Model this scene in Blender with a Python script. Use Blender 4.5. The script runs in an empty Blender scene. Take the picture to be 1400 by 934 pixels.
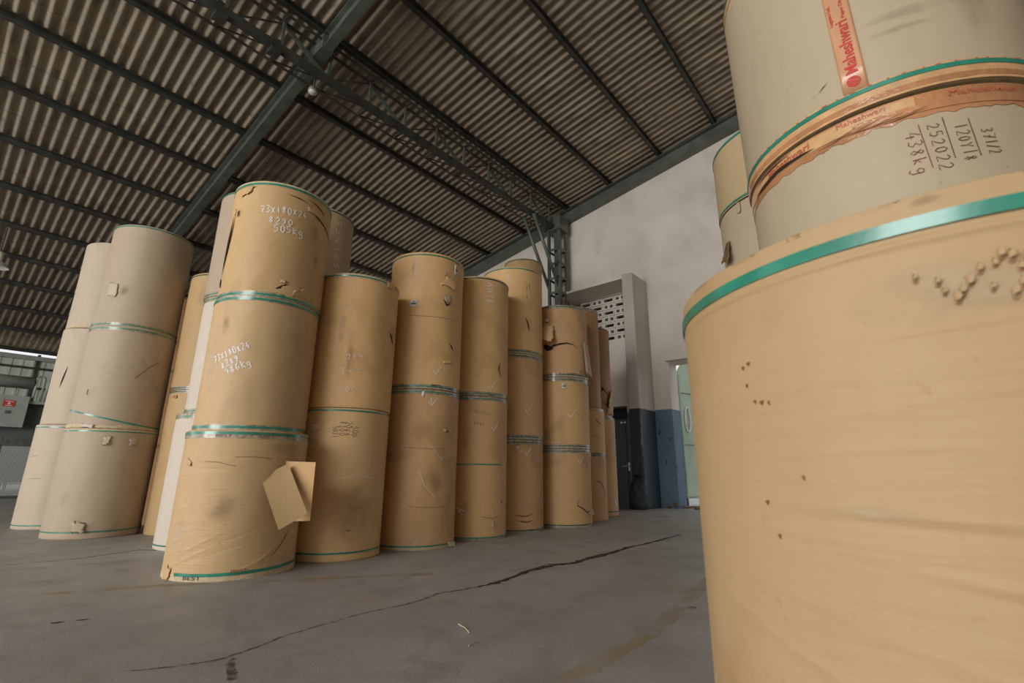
import bpy, bmesh, math, random
from math import sin, cos, pi, radians, sqrt
from mathutils import Matrix, Vector, noise

random.seed(7)
SC = bpy.context.scene
COL = SC.collection

# ------------------------------------------------------------------ camera
cam_d = bpy.data.cameras.new('camera'); cam = bpy.data.objects.new('camera', cam_d); COL.objects.link(cam)
cam_d.sensor_fit = 'HORIZONTAL'; cam_d.sensor_width = 36.0; cam_d.lens = 36.0 * 654.82 / 1400
cam_d.clip_start = 0.02; cam_d.clip_end = 300
_p, _r = 0.25966, 0.00813
_fw = Vector((0, cos(_p), sin(_p))); _u0 = Vector((0, -sin(_p), cos(_p))); _r0 = Vector((1, 0, 0))
_rt = cos(_r) * _r0 + sin(_r) * _u0; _up = -sin(_r) * _r0 + cos(_r) * _u0
M = Matrix((( _rt.x, _up.x, -_fw.x, 0), (_rt.y, _up.y, -_fw.y, 0), (_rt.z, _up.z, -_fw.z, 0.8), (0, 0, 0, 1)))
cam.matrix_world = M
cam_d.dof.use_dof = True; cam_d.dof.focus_distance = 5.0; cam_d.dof.aperture_fstop = 4.0
SC.camera = cam

# ------------------------------------------------------------------ world, light, exposure
YAW = 0.698485                       # the hall's long axis, measured from the view direction
NV = Vector((sin(YAW), cos(YAW), 0)); TV = Vector((cos(YAW), -sin(YAW), 0))
def W(t, n, z=0.0): return TV * t + NV * n + Vector((0, 0, z))

w = bpy.data.worlds.new('overcast_sky'); SC.world = w; w.use_nodes = True
bg = w.node_tree.nodes['Background']; bg.inputs[0].default_value = (0.97, 0.98, 1.0, 1); bg.inputs[1].default_value = 1.3

def area_light(name, t, n, z, sx, sy, power, dirv, col=(1, 1, 1)):
    l = bpy.data.lights.new(name, 'AREA'); l.shape = 'RECTANGLE'; l.size = sx; l.size_y = sy; l.energy = power; l.color = col
    o = bpy.data.objects.new(name, l); COL.objects.link(o); o.location = W(t, n, z)
    o.rotation_euler = dirv.to_track_quat('-Z', 'Z').to_euler(); return o
# daylight entering by the open bays: in the left wall behind the camera, and the open rear end
area_light('left_bay_daylight', -23.0, -12.0, 2.3, 7.0, 4.2, 150, (TV + Vector((0, 0, 0.0))), (1.0, 0.98, 0.95))
area_light('rear_end_daylight', -6.0, -13.6, 2.3, 30.0, 4.2, 6000, (NV + Vector((0, 0, 0.0))), (1.0, 0.98, 0.96))

SC.view_settings.view_transform = 'Standard'; SC.view_settings.look = 'None'
SC.view_settings.exposure = -0.46; SC.view_settings.gamma = 1.0; SC.view_settings.use_curve_mapping = False
SC.cycles.use_denoising = True
SC.cycles.max_bounces = 8; SC.cycles.diffuse_bounces = 5

# ------------------------------------------------------------------ materials
def lin(c):
    return tuple(((x / 255) / 12.92 if x / 255 <= 0.04045 else ((x / 255 + 0.055) / 1.055) ** 2.4) for x in c) + (1,)
def N_(nt, kind, **kw):
    n = nt.nodes.new(kind)
    for k, v in kw.items():
        if k in n.inputs: n.inputs[k].default_value = v
        else: setattr(n, k, v)
    return n
def new_mat(name):
    m = bpy.data.materials.new(name); m.use_nodes = True; nt = m.node_tree
    return m, nt, nt.nodes['Principled BSDF']
def mix(nt, fac, a, b):
    n = nt.nodes.new('ShaderNodeMix'); n.data_type = 'RGBA'
    for sock, v in ((n.inputs[0], fac), (n.inputs[6], a), (n.inputs[7], b)):
        if hasattr(v, 'links'): nt.links.new(v, sock)
        else: sock.default_value = v
    return n.outputs[2]
def noise_fac(nt, scale, stretch=(1, 1, 1), lo=0.4, hi=0.6, detail=5, off=(0, 0, 0), dist=0.0):
    tc = nt.nodes.new('ShaderNodeTexCoord'); mp = nt.nodes.new('ShaderNodeMapping')
    mp.inputs['Scale'].default_value = stretch; mp.inputs['Location'].default_value = off
    nt.links.new(tc.outputs['Object'], mp.inputs[0])
    n = N_(nt, 'ShaderNodeTexNoise', Scale=scale, Detail=detail, Distortion=dist); nt.links.new(mp.outputs[0], n.inputs['Vector'])
    r = nt.nodes.new('ShaderNodeMapRange'); r.inputs[1].default_value = lo; r.inputs[2].default_value = hi
    nt.links.new(n.outputs['Fac'], r.inputs[0]); return r.outputs[0]
def bump(nt, b, fac, strength=0.3, dist=0.01, prev=None):
    n = nt.nodes.new('ShaderNodeBump'); n.inputs['Strength'].default_value = strength; n.inputs['Distance'].default_value = dist
    nt.links.new(fac, n.inputs['Height'])
    if prev is not None: nt.links.new(prev, n.inputs['Normal'])
    nt.links.new(n.outputs[0], b.inputs['Normal']); return n.outputs[0]
def simple(name, col, rough=0.6, metal=0.0, var=0.12, scale=6, bmp=0.1, coat=0.0):
    m, nt, b = new_mat(name); c = lin(col)
    d = tuple(x * (1 - var * 2) for x in c[:3]) + (1,); l = tuple(min(1, x * (1 + var)) for x in c[:3]) + (1,)
    nt.links.new(mix(nt, noise_fac(nt, scale, lo=0.3, hi=0.7), d, l), b.inputs['Base Color'])
    b.inputs['Roughness'].default_value = rough; b.inputs['Metallic'].default_value = metal
    if coat: b.inputs['Coat Weight'].default_value = coat; b.inputs['Coat Roughness'].default_value = 0.12
    if bmp: bump(nt, b, noise_fac(nt, scale * 8, lo=0.2, hi=0.8), bmp, 0.004)
    return m
def kraft(name, col, seed, dark=0.62, scuff=0.25, wrinkle=0.13):
    m, nt, b = new_mat(name); c = lin(col); o = (seed * 3.7, seed * 1.9, seed * 5.3)
    dk = (c[0] * dark, c[1] * dark * 0.93, c[2] * dark * 0.85, 1); lt = tuple(min(1, x * 1.10) for x in c[:3]) + (1,)
    base = mix(nt, noise_fac(nt, 1.3, (1, 1, 0.55), 0.3, 0.7, 4, o), c, lt)
    f1 = noise_fac(nt, 2.2, (1, 1, 0.7), 0.56, 0.80, 6, (o[1], o[0], o[2]), 0.6)          # browner water and handling stains
    base = mix(nt, f1, base, dk)
    f2 = noise_fac(nt, 3.1, (1, 1, 2.2), 0.60, 0.86, 8, (o[2], o[1], 0), 1.2)             # pale rubbed patches
    mul = nt.nodes.new('ShaderNodeMath'); mul.operation = 'MULTIPLY'; mul.inputs[1].default_value = scuff
    nt.links.new(f2, mul.inputs[0]); base = mix(nt, mul.outputs[0], base, lin((214, 198, 176)))
    f3 = noise_fac(nt, 26, (1, 1, 0.25), 0.45, 0.75, 3, o)                                # fine vertical fibre streak
    mul2 = nt.nodes.new('ShaderNodeMath'); mul2.operation = 'MULTIPLY'; mul2.inputs[1].default_value = 0.16
    nt.links.new(f3, mul2.inputs[0]); base = mix(nt, mul2.outputs[0], base, dk)
    f4 = noise_fac(nt, 30, (1, 1, 1), 0.70, 0.76, 2, (o[0], 5, 1))                        # small nicks
    mul3 = nt.nodes.new('ShaderNodeMath'); mul3.operation = 'MULTIPLY'; mul3.inputs[1].default_value = 0.6
    nt.links.new(f4, mul3.inputs[0]); base = mix(nt, mul3.outputs[0], base, dk)
    nt.links.new(base, b.inputs['Base Color']); b.inputs['Roughness'].default_value = 0.55
    b.inputs['Specular IOR Level'].default_value = 0.35
    n1 = bump(nt, b, noise_fac(nt, 5, (0.8, 0.8, 9), 0.3, 0.7, 5, o, 1.0), wrinkle, 0.008)
    bump(nt, b, noise_fac(nt, 1.6, (1, 1, 1), 0.2, 0.8, 3, o), 0.35, 0.03, n1)
    return m

K = {
    'tan_a': kraft('tan_kraft', (197, 166, 122), 1, 0.72), 'tan_b': kraft('golden_kraft', (221, 180, 126), 2, 0.74),
    'tan_c': kraft('brown_kraft', (214, 173, 122), 3, 0.72), 'tan_d': kraft('worn_kraft', (208, 167, 119), 4, 0.66, 0.35),
    'tan_e': kraft('dark_kraft', (176, 134, 92), 5, 0.62), 'pink_a': kraft('pinkish_beige_kraft', (180, 162, 139), 6, 0.78, 0.3),
    'pink_b': kraft('rosy_beige_kraft', (192, 175, 153), 7, 0.78, 0.35), 'pale': kraft('pale_beige_kraft', (178, 162, 135), 8, 0.86, 0.1, 0.12),
    'white': kraft('off_white_kraft', (206, 194, 178), 9, 0.85, 0.2), 'grey': kraft('grey_beige_kraft', (176, 154, 124), 10, 0.8),
    'front': kraft('foreground_kraft', (184, 154, 113), 11, 0.86, 0.08, 0.14), 'olive': kraft('olive_tan_kraft', (182, 152, 108), 12, 0.75),
    'tan_f': kraft('light_tan_kraft', (216, 180, 131), 15, 0.74), 'tan_g': kraft('amber_kraft', (200, 166, 118), 16, 0.72),
    'straw': kraft('straw_kraft', (178, 157, 120), 14, 0.84, 0.12), 'front_low': kraft('creased_kraft', (199, 167, 123), 13, 0.74, 0.3, 0.22),
}
M_STRAP = simple('green_plastic_strap', (50, 138, 116), 0.28, 0, 0.15, 12, 0.05, 0.5)
M_STRAPD = simple('dusty_green_strap', (62, 100, 86), 0.35, 0, 0.25, 25, 0.05, 0.3)
M_TAPE = simple('clear_tape_over_strap', (176, 160, 132), 0.18, 0, 0.25, 30, 0.5, 0.6)
M_BTAPE = simple('brown_packing_tape', (194, 138, 96), 0.12, 0, 0.14, 5, 0.8, 0.9)
M_PTAPE = simple('printed_tape', (206, 152, 112), 0.35, 0, 0.06, 10, 0.05, 0.3)
M_YTAPE = simple('pale_tape', (212, 168, 118), 0.35, 0, 0.1, 20, 0.2, 0.3)
M_RED = simple('red_print', (196, 52, 40), 0.5, 0, 0.05, 30, 0)
M_REDF = simple('faded_red_print', (196, 98, 74), 0.5, 0, 0.1, 60, 0)
M_MARK = simple('reddish_brown_marker', (128, 62, 48), 0.6, 0, 0.15, 60, 0)
M_MARKD = simple('dark_brown_marker', (92, 56, 44), 0.6, 0, 0.15, 60, 0)
M_CHALK = simple('white_chalk', (252, 244, 238), 0.9, 0, 0.15, 90, 0)
M_CHALKF = simple('faint_chalk', (236, 218, 196), 0.9, 0, 0.12, 90, 0)
M_STENCIL = simple('grey_stencil_ink', (150, 120, 90), 0.8, 0, 0.2, 60, 0)
M_INK = simple('black_ink', (40, 40, 38), 0.6, 0, 0.1, 30, 0)
M_TEAR = simple('tear_and_joint_shade', (52, 32, 20), 0.9, 0, 0.3, 20, 0)
M_CREASE = simple('brown_crease_line', (150, 108, 68), 0.8, 0, 0.2, 20, 0)
M_NICK = simple('brown_nick', (132, 92, 54), 0.9, 0, 0.25, 60, 0.3)
M_LABEL = simple('white_paper_label', (232, 232, 226), 0.6, 0, 0.04, 20, 0)
M_CORE = simple('cardboard_core', (120, 92, 62), 0.8, 0, 0.2, 20, 0.1)
M_EDGE = simple('paper_edge', (206, 186, 150), 0.8, 0, 0.12, 40, 0.2)
M_STEEL = simple('grey_painted_steel', (104, 109, 102), 0.45, 0.2, 0.18, 3, 0.1)
M_STEELD = simple('dark_sooty_steel', (74, 74, 68), 0.6, 0.2, 0.25, 4, 0.1)
M_GALV = simple('light_grey_sheet', (226, 228, 214), 0.5, 0.1, 0.1, 2, 0.05)
M_TRANS = simple('grey_green_enamel', (172, 182, 172), 0.4, 0.1, 0.07, 3, 0.03)
M_TRANSD = simple('darker_grey_enamel', (110, 116, 112), 0.5, 0.1, 0.1, 3, 0.03)  # darker enamel for tank, radiator fins and knob
M_DARK = simple('recess_shade_black', (26, 27, 28), 0.8, 0, 0.1, 5, 0)
M_DOOR = simple('dark_teal_door_paint', (26, 36, 40), 0.4, 0.1, 0.15, 5, 0.05)
M_GLASS = simple('lamp_glass', (196, 196, 186), 0.15, 0, 0.04, 10, 0, 0.8)
M_GATE = simple('pale_green_gate_paint', (176, 196, 172), 0.5, 0, 0.1, 2, 0.1)
M_STRAW = simple('dry_straw', (196, 180, 146), 0.8, 0, 0.1, 20, 0)
M_SHEET = None

def sheet_mat():
    m, nt, b = new_mat('weathered_cement_sheet')
    a = mix(nt, noise_fac(nt, 0.9, (1, 1, 1), 0.35, 0.65, 6), lin((150, 137, 119)), lin((174, 160, 140)))
    a = mix(nt, noise_fac(nt, 7, (0.3, 1, 1), 0.52, 0.8, 6, (3, 1, 7)), a, lin((112, 94, 78)))
    nt.links.new(a, b.inputs['Base Color']); b.inputs['Roughness'].default_value = 0.9
    bump(nt, b, noise_fac(nt, 60, lo=0.2, hi=0.8), 0.2, 0.004); return m
M_SHEET = sheet_mat()

def plaster_mat(name, blue_top=None):
    m, nt, b = new_mat(name)
    a = mix(nt, noise_fac(nt, 0.7, (1, 1, 1), 0.35, 0.65, 7, (2, 4, 1), 0.4), lin((216, 206, 194)), lin((232, 223, 210)))
    a = mix(nt, noise_fac(nt, 1.1, (1, 1, 0.8), 0.50, 0.85, 8, (7, 1, 3), 0.3), a, lin((202, 190, 178)))
    a = mix(nt, noise_fac(nt, 5, (1, 1, 1), 0.68, 0.80, 6, (1, 9, 3), 1.0), a, lin((188, 178, 166)))
    if blue_top is not None:
        tc = nt.nodes.new('ShaderNodeTexCoord'); sp = nt.nodes.new('ShaderNodeSeparateXYZ'); nt.links.new(tc.outputs['Object'], sp.inputs[0])
        lt = nt.nodes.new('ShaderNodeMath'); lt.operation = 'LESS_THAN'; lt.inputs[1].default_value = blue_top
        nt.links.new(sp.outputs['Z'], lt.inputs[0])
        bl = mix(nt, noise_fac(nt, 2.2, (1, 1, 0.4), 0.4, 0.7, 7), lin((98, 122, 142)), lin((114, 138, 156)))
        bl = mix(nt, noise_fac(nt, 9, (1, 1, 0.6), 0.64, 0.72, 6, (4, 4, 4)), bl, lin((70, 72, 70)))
        a = mix(nt, lt.outputs[0], a, bl)
    nt.links.new(a, b.inputs['Base Color']); b.inputs['Roughness'].default_value = 0.8
    bump(nt, b, noise_fac(nt, 14, lo=0.2, hi=0.8, detail=8), 0.3, 0.008); return m
M_PLASTER = plaster_mat('stained_white_plaster', 2.13)
M_PLASTERW = plaster_mat('white_plaster')

def fin_mat():
    m, nt, b = new_mat('fin_paint')
    tc = nt.nodes.new('ShaderNodeTexCoord'); sp = nt.nodes.new('ShaderNodeSeparateXYZ'); nt.links.new(tc.outputs['Object'], sp.inputs[0])
    lt = nt.nodes.new('ShaderNodeMath'); lt.operation = 'LESS_THAN'; lt.inputs[1].default_value = 2.1; nt.links.new(sp.outputs['Z'], lt.inputs[0])
    wv = mix(nt, noise_fac(nt, 1.5, (1, 1, 0.4), 0.4, 0.7, 6), lin((204, 198, 186)), lin((182, 172, 158)))
    bl = mix(nt, noise_fac(nt, 3, (1, 1, 0.3), 0.45, 0.7, 6), lin((50, 64, 70)), lin((66, 80, 86)))
    nt.links.new(mix(nt, lt.outputs[0], wv, bl), b.inputs['Base Color']); b.inputs['Roughness'].default_value = 0.45
    bump(nt, b, noise_fac(nt, 12, lo=0.2, hi=0.8), 0.2, 0.006); return m
M_FIN = fin_mat()

def floor_mat():
    m, nt, b = new_mat('dusty_concrete')
    a = mix(nt, noise_fac(nt, 0.55, (1, 1, 1), 0.35, 0.65, 8, (1, 2, 0), 0.5), lin((148, 146, 142)), lin((168, 165, 160)))
    a = mix(nt, noise_fac(nt, 3.0, (1, 1, 1), 0.5, 0.8, 8, (5, 2, 0), 0.8), a, lin((134, 131, 126)))
    a = mix(nt, noise_fac(nt, 1.2, (1, 1, 1), 0.60, 0.78, 6, (9, 6, 0), 0.6), a, lin((158, 142, 118)))
    f = noise_fac(nt, 55, (1, 1, 1), 0.6, 0.75, 3)
    mu = nt.nodes.new('ShaderNodeMath'); mu.operation = 'MULTIPLY'; mu.inputs[1].default_value = 0.4; nt.links.new(f, mu.inputs[0])
    a = mix(nt, mu.outputs[0], a, lin((90, 86, 82)))
    nt.links.new(a, b.inputs['Base Color'])
    r = noise_fac(nt, 2.0, (1, 1, 1), 0.3, 0.7, 6)
    mr = nt.nodes.new('ShaderNodeMapRange'); mr.inputs[3].default_value = 0.42; mr.inputs[4].default_value = 0.68; nt.links.new(r, mr.inputs[0])
    nt.links.new(mr.outputs[0], b.inputs['Roughness'])
    n1 = bump(nt, b, noise_fac(nt, 90, lo=0.2, hi=0.8, detail=4), 0.25, 0.003)
    bump(nt, b, noise_fac(nt, 4, lo=0.2, hi=0.8, detail=6), 0.3, 0.01, n1); return m
M_FLOOR = floor_mat()

def worn_mat(name, col, lo=0.42, hi=0.6, scale=9, amount=0.75, fade=False):
    """paint or dirt worn through: mixes with full transparency by noise"""
    m, nt, b = new_mat(name); b.inputs['Base Color'].default_value = lin(col); b.inputs['Roughness'].default_value = 0.8
    f = noise_fac(nt, scale, (1, 1, 1), lo, hi, 8)
    mu = nt.nodes.new('ShaderNodeMath'); mu.operation = 'MULTIPLY'; mu.inputs[1].default_value = amount; nt.links.new(f, mu.inputs[0])
    out = mu.outputs[0]
    if fade:                             # fades out to the rim of the stain
        at = nt.nodes.new('ShaderNodeAttribute'); at.attribute_name = 'fade'; m2 = nt.nodes.new('ShaderNodeMath'); m2.operation = 'MULTIPLY'
        nt.links.new(out, m2.inputs[0]); nt.links.new(at.outputs['Fac'], m2.inputs[1]); out = m2.outputs[0]
    nt.links.new(out, b.inputs['Alpha']); return m
M_YELLOW = worn_mat('worn_yellow_floor_paint', (186, 146, 74), 0.36, 0.70, 5, 0.42)
M_CRACK = worn_mat('dark_crack_dirt', (44, 38, 34), 0.30, 0.48, 14, 0.95)
M_CRACKF = worn_mat('faint_crack_dirt', (72, 66, 60), 0.36, 0.55, 20, 0.7)
M_SCUFF = worn_mat('rubbed_pale_fibre', (212, 190, 152), 0.35, 0.6, 11, 0.6, True)
M_SMUDGE = worn_mat('grey_smudge', (138, 112, 84), 0.30, 0.7, 7, 0.38, True)
M_DUST = worn_mat('chalk_dust', (222, 206, 186), 0.40, 0.68, 9, 0.5, True)

def mesh_mat():
    m, nt, b = new_mat('fine_wire_mesh'); b.inputs['Base Color'].default_value = lin((205, 208, 206)); b.inputs['Roughness'].default_value = 0.5
    b.inputs['Metallic'].default_value = 0.3; return m
M_WIRE = mesh_mat()

# ------------------------------------------------------------------ mesh helpers
class MB:
    def __init__(s): s.v = []; s.f = []
    def add(s, v, f):
        o = len(s.v); s.v += [tuple(p) for p in v]; s.f += [tuple(i + o for i in q) for q in f]; return s
    def box(s, x0, x1, y0, y1, z0, z1):
        return s.add([(x0, y0, z0), (x1, y0, z0), (x1, y1, z0), (x0, y1, z0), (x0, y0, z1), (x1, y0, z1), (x1, y1, z1), (x0, y1, z1)],
                     [(0, 3, 2, 1), (4, 5, 6, 7), (0, 1, 5, 4), (1, 2, 6, 5), (2, 3, 7, 6), (3, 0, 4, 7)])
    def bar(s, a, b, wx, wz, up=(0, 0, 1)):
        a = Vector(a); b = Vector(b); d = (b - a).normalized(); u = Vector(up)
        if abs(d.dot(u)) > 0.99: u = Vector((0, 1, 0))
        x = d.cross(u).normalized() * wx / 2; y = x.cross(d).normalized() * wz / 2
        vs = [p + i * x + j * y for p in (a, b) for i, j in ((-1, -1), (1, -1), (1, 1), (-1, 1))]
        return s.add(vs, [(3, 2, 1, 0), (4, 5, 6, 7), (0, 1, 5, 4), (1, 2, 6, 5), (2, 3, 7, 6), (3, 0, 4, 7)])
    def angle(s, a, b, wd, th=0.008, up=(0, 0, 1)):      # an L-section bar
        a = Vector(a); b = Vector(b); d = (b - a).normalized(); u = Vector(up)
        if abs(d.dot(u)) > 0.99: u = Vector((0, 1, 0))
        x = d.cross(u).normalized(); y = x.cross(d).normalized()
        prof = [(0, 0), (wd, 0), (wd, th), (th, th), (th, wd), (0, wd)]
        vs = [p + x * (i - wd / 2) + y * (j - wd / 2) for p in (a, b) for i, j in prof]; n = 6
        return s.add(vs, [tuple(range(n))[::-1], tuple(range(n, 2 * n))] + [(i, (i + 1) % n, n + (i + 1) % n, n + i) for i in range(n)])
    def tube(s, pts, r, n=8, caps=True):
        pts = [Vector(p) for p in pts]; rings = []
        for i, p in enumerate(pts):
            d = (pts[min(i + 1, len(pts) - 1)] - pts[max(i - 1, 0)]).normalized()
            u = Vector((0, 0, 1)) if abs(d.z) < 0.95 else Vector((1, 0, 0))
            x = d.cross(u).normalized(); y = x.cross(d)
            rr = r[i] if isinstance(r, (list, tuple)) else r
            rings.append([p + rr * (cos(2 * pi * k / n) * x + sin(2 * pi * k / n) * y) for k in range(n)])
        vs = [q for g in rings for q in g]; fs = []
        for i in range(len(pts) - 1):
            for k in range(n): fs.append((i * n + k, i * n + (k + 1) % n, (i + 1) * n + (k + 1) % n, (i + 1) * n + k))
        if caps: fs.append(tuple(range(n))[::-1]); fs.append(tuple((len(pts) - 1) * n + k for k in range(n)))
        return s.add(vs, fs)
    def ibeam(s, a, b, h, wd, tf=0.02, tw=0.012):        # a,b on the bottom centre line; vertical web
        a = Vector(a); b = Vector(b); d = (b - a).normalized(); x = d.cross(Vector((0, 0, 1))).normalized(); y = Vector((0, 0, 1))
        p = [(-wd / 2, 0), (wd / 2, 0), (wd / 2, tf), (tw / 2, tf), (tw / 2, h - tf), (wd / 2, h - tf), (wd / 2, h), (-wd / 2, h), (-wd / 2, h - tf), (-tw / 2, h - tf), (-tw / 2, tf), (-wd / 2, tf)]
        vs = [q + x * i + y * j for q in (a, b) for i, j in p]; n = 12
        return s.add(vs, [tuple(range(n))[::-1], tuple(range(n, 2 * n))] + [(i, (i + 1) % n, n + (i + 1) % n, n + i) for i in range(n)])
    def mesh(s, name, mat, smooth=False):
        me = bpy.data.meshes.new(name); me.from_pydata(s.v, [], s.f); me.validate()
        bm = bmesh.new(); bm.from_mesh(me); bmesh.ops.recalc_face_normals(bm, faces=bm.faces); bm.to_mesh(me); bm.free()
        if mat: me.materials.append(mat)
        if smooth:
            for p in me.polygons: p.use_smooth = True
        return me
    def build(s, name, mat, parent=None, smooth=False):
        return link(name, s.mesh(name, mat, smooth), parent)
def link(name, me, parent=None):
    o = bpy.data.objects.new(name, me); COL.objects.link(o)
    if parent is not None: o.parent = parent
    return o
def tag(o, label=None, cat=None, group=None, kind=None):
    if label: o['label'] = label
    if cat: o['category'] = cat
    if group: o['group'] = group
    if kind: o['kind'] = kind
    return o
def thing(name, loc, label, cat, group=None, rot=None):
    o = bpy.data.objects.new(name, None); COL.objects.link(o); o.location = loc; o.empty_display_size = 0.2
    if rot: o.rotation_euler = rot
    return tag(o, label, cat, group)
def hall(o): o.rotation_euler = (0, 0, -YAW); return o      # local x = t (across the hall), local y = n (along it)
def smooth_by_angle(o, ang=35):
    me = o.data
    for p in me.polygons: p.use_smooth = True
    bm = bmesh.new(); bm.from_mesh(me); a = radians(ang)
    for e in bm.edges:
        if len(e.link_faces) == 2 and e.calc_face_angle(0) > a: e.smooth = False
    bm.to_mesh(me); bm.free()

# ------------------------------------------------------------------ structure: floor
m_slope = 0.17292
ZR = lambda t: 8.781 + m_slope * t         # underside of the rafters
RD = 0.34                                  # rafter depth
ZP = lambda t: ZR(t) + RD                  # underside of the purlins
N1 = 10.6; TL = -23.9; RIDGE = 2.0; TR = 14.0
floor = hall(MB().box(-24.3, TR + .2, -16, 16.0, -0.2, 0).build('floor', M_FLOOR)); tag(floor, kind='structure')
apron = hall(MB().box(-60, 40, -60, 60, -0.4, -0.21).build('ground', simple('outside_ground', (150, 142, 128), 0.9, 0, 0.15, 1, 0.1))); tag(apron, kind='structure')

def ribbon(pts, widths, z, jit=0.0, sub=6):
    P = []; Wd = []
    for i in range(len(pts) - 1):
        for k in range(sub):
            f = k / sub; P.append(Vector((pts[i][0] * (1 - f) + pts[i + 1][0] * f + random.uniform(-jit, jit), pts[i][1] * (1 - f) + pts[i + 1][1] * f + random.uniform(-jit, jit), z)))
            Wd.append((widths[i] * (1 - f) + widths[i + 1] * f) * random.uniform(0.6, 1.4 if jit else 1.0))
    P.append(Vector((*pts[-1], z))); Wd.append(widths[-1]); mb = MB(); vs = []
    for i, p in enumerate(P):
        d = (P[min(i + 1, len(P) - 1)] - P[max(0, i - 1)]).normalized(); x = Vector((-d.y, d.x, 0)) * Wd[i] / 2; vs += [p + x, p - x]
    return mb.add(vs, [(2 * i, 2 * i + 1, 2 * i + 3, 2 * i + 2) for i in range(len(P) - 1)])
def floor_mark(name, mb, mat, lab=None):
    o = mb.build(name, mat); o.parent = floor; o.matrix_parent_inverse = Matrix.Rotation(YAW, 4, 'Z')
    if lab: o['label'] = lab
    return o
floor_mark('floor_crack', ribbon([(-0.22, 3.67), (-0.1, 3.8), (0.01, 3.98), (0.15, 4.22), (0.34, 4.47), (0.56, 4.58), (0.75, 4.84), (1.04, 5.18), (1.29, 5.52), (1.6, 5.85), (2.18, 6.57)],
           [.02, .05, .04, .05, .085, .05, .06, .08, .05, .04, .03], 0.002, 0.010), M_CRACK, 'dark ragged crack')
floor_mark('floor_crack', ribbon([(-0.22, 3.67), (-0.47, 3.48), (-0.61, 3.24), (-0.82, 3.04)], [.02, .02, .016, .01], 0.002, 0.012), M_CRACKF)
floor_mark('floor_crack', ribbon([(-0.82, 3.04), (-1.09, 2.66), (-1.16, 2.48), (-1.24, 2.33), (-1.39, 2.24), (-1.56, 2.21)], [.01, .014, .014, .014, .014, .01], 0.002, 0.008), M_CRACKF)
floor_mark('floor_crack', ribbon([(-1.2, 2.35), (-1.15, 2.26), (-1.07, 2.13)], [.01, .03, .03], 0.002, 0.01), M_CRACKF)
floor_mark('floor_crack', ribbon([(-4.9, 4.0), (-4.16, 4.26), (-4.05, 4.39), (-3.84, 4.56), (-3.73, 4.83), (-3.65, 5.08), (-3.3, 5.05)], [.015, .015, .015, .02, .03, .03, .02], 0.002, 0.01), M_CRACKF)
floor_mark('painted_line', ribbon([(0.05, 1.93), (0.21, 2.13), (0.39, 2.34), (0.62, 2.62), (0.85, 2.92), (1.39, 3.79), (2.6, 5.6)], [.13] * 7, 0.0015), M_YELLOW, 'worn yellow painted line')
floor_mark('painted_line', ribbon([(-3.6, 3.1), (-2.45, 3.62), (-1.5, 3.86), (-0.6, 4.1)], [.10] * 4, 0.0015), M_YELLOW)
for x, y in ((-2.38, 2.81), (-2.29, 2.86)):
    floor_mark('floor_chip', ribbon([(x - .02, y - .01), (x + .01, y), (x + .03, y + .02)], [.01, .02, .005], 0.002, 0.004), M_CRACK)

# ------------------------------------------------------------------ structure: roof
ceiling = hall(tag(MB().box(RIDGE - .12, RIDGE + .12, -15.4, N1 + .3, ZR(RIDGE) + RD + 0.34, ZR(RIDGE) + RD + 0.36).build('ceiling', M_SHEET), kind='structure'))
PITCH = 0.177; AMP = 0.042
def corr_mesh(L, ncor=6, seg=10, name='corrugated_sheet', mirror=1):
    wd = PITCH * ncor + 0.05; nn = int(ncor * seg) + 3; vs = []
    for side in (0, 1):
        for i in range(2):
            for k in range(nn):
                y = -0.025 + wd * k / (nn - 1); z = AMP * cos(2 * pi * y / PITCH) + (0.007 if side else 0)
                x = L * i; vs.append((x, y, z + x * m_slope * mirror))
    fs = []; S = 2 * nn
    for k in range(nn - 1):
        fs.append((k, nn + k, nn + k + 1, k + 1)); fs.append((S + k, S + k + 1, S + nn + k + 1, S + nn + k))
        fs.append((k, k + 1, S + k + 1, S + k)); fs.append((nn + k, S + nn + k, S + nn + k + 1, nn + k + 1))
    fs.append((0, S, S + nn, nn)); fs.append((nn - 1, 2 * nn - 1, S + 2 * nn - 1, S + nn - 1))
    mb = MB().add(vs, fs); me = mb.mesh(name, M_SHEET, True)
    bm = bmesh.new(); bm.from_mesh(me)
    for e in bm.edges:
        if len(e.link_faces) == 2 and e.calc_face_angle(0) > radians(50): e.smooth = False
    bm.to_mesh(me); bm.free(); return me
PT = [-24.85, -22.87, -21.1, -19.3, -17.65, -16.06, -14.43, -12.8, -11.28, -9.75, -8.25, -6.71, -5.34, -3.92, -2.55, -1.1, 0.4, 1.85]
PH = 0.13
laps = [-25.3, -22.6, -19.1, -15.85, -12.6, -9.55, -6.5, -3.7, -0.9, RIDGE]
ci = 0
for r in range(len(laps) - 1):
    L = laps[r + 1] - laps[r] + 0.16; me = corr_mesh(L)
    for c in range(-14, 11):
        n0 = N1 - 1.062 * (10 - c) - 0.0
        if n0 > N1 + .01: continue
        if laps[r] < -15 and n0 < -6: continue
        o = link('corrugated_sheet', me, ceiling)
        o.location = (laps[r], n0, ZP(laps[r]) + PH + AMP + 0.008 + (0.009 if r % 2 else 0) + 0.0)
for r, t0 in enumerate((RIDGE, 6.2, 10.4)):             # the slope beyond the ridge
    me = corr_mesh(4.35, 12, 4, 'corrugated_sheet', -1)
    for c in range(0, 13):
        o = link('corrugated_sheet', me, ceiling); o.location = (t0, N1 - 2.124 * (c + 1), ZP(RIDGE) + PH + AMP - (t0 - RIDGE) * m_slope)
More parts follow.
